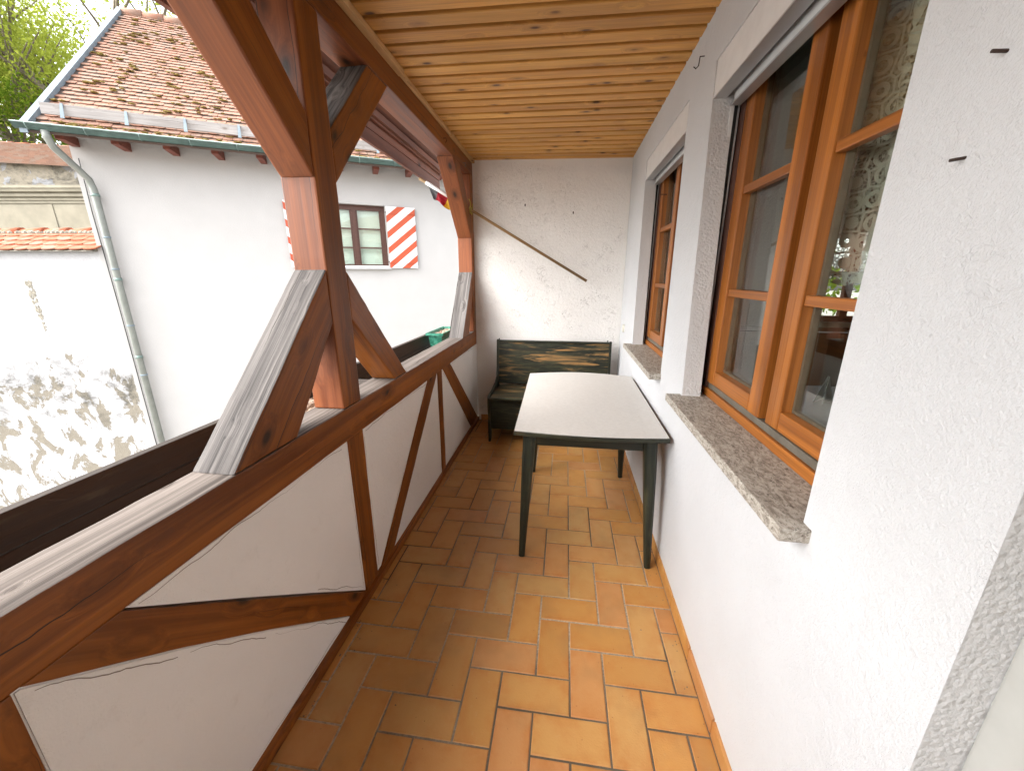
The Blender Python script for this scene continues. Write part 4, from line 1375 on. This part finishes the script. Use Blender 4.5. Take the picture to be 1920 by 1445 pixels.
def tree(name, label, base, height, lean, seed, leafm, nleaf, lsize, spread=.33, cat='tree', group=None, fork=.32):
    rs = random.getstate(); random.seed(seed)
    t = thing(name, label, cat, base, group)
    tb_, lf = bmesh.new(), bmesh.new()
    def limb(p, d, L, r, lvl):
        pts, rad = [p], [r]
        k = 5
        q = p.copy(); dd = d.copy()
        for i in range(k):
            dd = (dd + V((random.uniform(-.16, .16), random.uniform(-.16, .16), random.uniform(-.05, .12)))).normalized()
            q = q + dd * L / k
            pts.append(q.copy()); rad.append(r * (1 - .62 * (i + 1) / k))
        tube_bm(pts, rad, 7 if lvl < 2 else 4, tb_, False)
        if lvl >= 3:
            for i in range(1, k + 1): leaf_cloud(lf, pts[i], spread, nleaf, lsize)
            return
        nb = (3, 5, 5)[lvl]
        for c in range(nb):
            i = random.randint(2 if lvl else 3, k)
            nd = (dd + V((random.uniform(-1, 1), random.uniform(-1, 1), random.uniform(-.25, .75))) * (.85 if lvl else .55)).normalized()
            limb(pts[i], nd, L * random.uniform(.5, .72), rad[i] * .72, lvl + 1)
    limb(V((0, 0, 0)), V(lean).normalized(), height * fork, height * .022, 0)
    from_bm('trunk', tb_, M['bark'], t, Matrix.Translation(V(base)))
    from_bm('crown', lf, leafm, t, Matrix.Translation(V(base)))
    random.setstate(rs)
    return t
def hpos(u_ang, dist_, z=-3.4):
    a = R(u_ang)          # degrees left of +y
    return (-math.sin(a) * dist_, math.cos(a) * dist_, z)
tree('tree', 'tall spring tree behind the left end of the tiled roof', hpos(55, 24), 25, (.02, 0, 1), 11, M['leaf'], 62, .07, .66, group='tall trees behind the houses', fork=.34)
tree('tree', 'spring tree at the far left edge above the outbuilding', hpos(61, 25), 24, (-.02, 0, 1), 5, M['leaf'], 62, .07, .66, group='tall trees behind the houses', fork=.34)
tree('tree', 'thin leafed tree behind the ridge of the tiled roof', hpos(50.5, 22), 25, (.0, 0, 1), 23, M['leaf'], 40, .055, .55, group='tall trees behind the houses', fork=.36)
# bright clipped conifer hedge over the outbuilding roof
HBM = Matrix.Translation(V(hpos(58, 22))) @ Matrix.Rotation(R(50), 4, 'Z')
bm = bmesh.new()
for k in range(70):
    c = V((random.uniform(-7, 5), random.uniform(-.8, .8), random.uniform(7.4, 10.9)))
    leaf_cloud(bm, c, .38, 240, .06, (1.2, .8, .7))
hb = thing('hedge', 'bright green bushy hedge above the outbuilding roof', 'hedge', hpos(58, 22))
from_bm('foliage', bm, M['hedge'], hb, HBM)
bm = bmesh.new()
for k in range(12): tube_bm([(-7 + k * 1.05, 0, 0), (-7 + k * 1.05, .1, 9.5)], [.10, .05], 6, bm)
from_bm('stems', bm, M['bark'], hb, HBM)
# shrub outside the indoor room's far window
bm = bmesh.new()
for k in range(26): leaf_cloud(bm, V((random.uniform(-2, 2), random.uniform(-.5, .5), random.uniform(3.4, 5.0))), .35, 110, .08)
sb = thing('shrub', 'green shrub seen through the room and its far window', 'shrub', (3.6, 9.5, -3.4))
from_bm('foliage', bm, M['hedge'], sb, Matrix.Translation((3.6, 9.5, -3.4)))
bm = bmesh.new()
for k in range(5): tube_bm([(-1.6 + k * .8, 0, 0), (-1.5 + k * .8, .1, 4)], [.06, .03], 6, bm)
from_bm('stems', bm, M['bark'], sb, Matrix.Translation((3.6, 9.5, -3.4)))

# crumbs and dust grains swept along the edges of the floor
bm = bmesh.new()
for k in range(120):
    y = random.uniform(.5, 3.7)
    x = random.choice((XR + .02 + abs(random.gauss(0, .05)), XW - .02 - abs(random.gauss(0, .04)), random.uniform(-.8, .5) if random.random() < .3 else XR + .03))
    nv = len(bm.verts)
    bmesh.ops.create_icosphere(bm, subdivisions=1, radius=1)
    bm.verts.ensure_lookup_table()
    q = random.uniform(.0012, .0035)
    for v in bm.verts[nv:]: v.co = V((x + v.co.x * q * random.uniform(.7, 1.5), y + v.co.y * q * random.uniform(.7, 1.5), .001 + q * .3 + v.co.z * q * .5))
o = from_bm('floor_crumbs', bm, M['bark'])
tag(o, 'small dry crumbs scattered along the edges of the tile floor', None, kind='stuff')
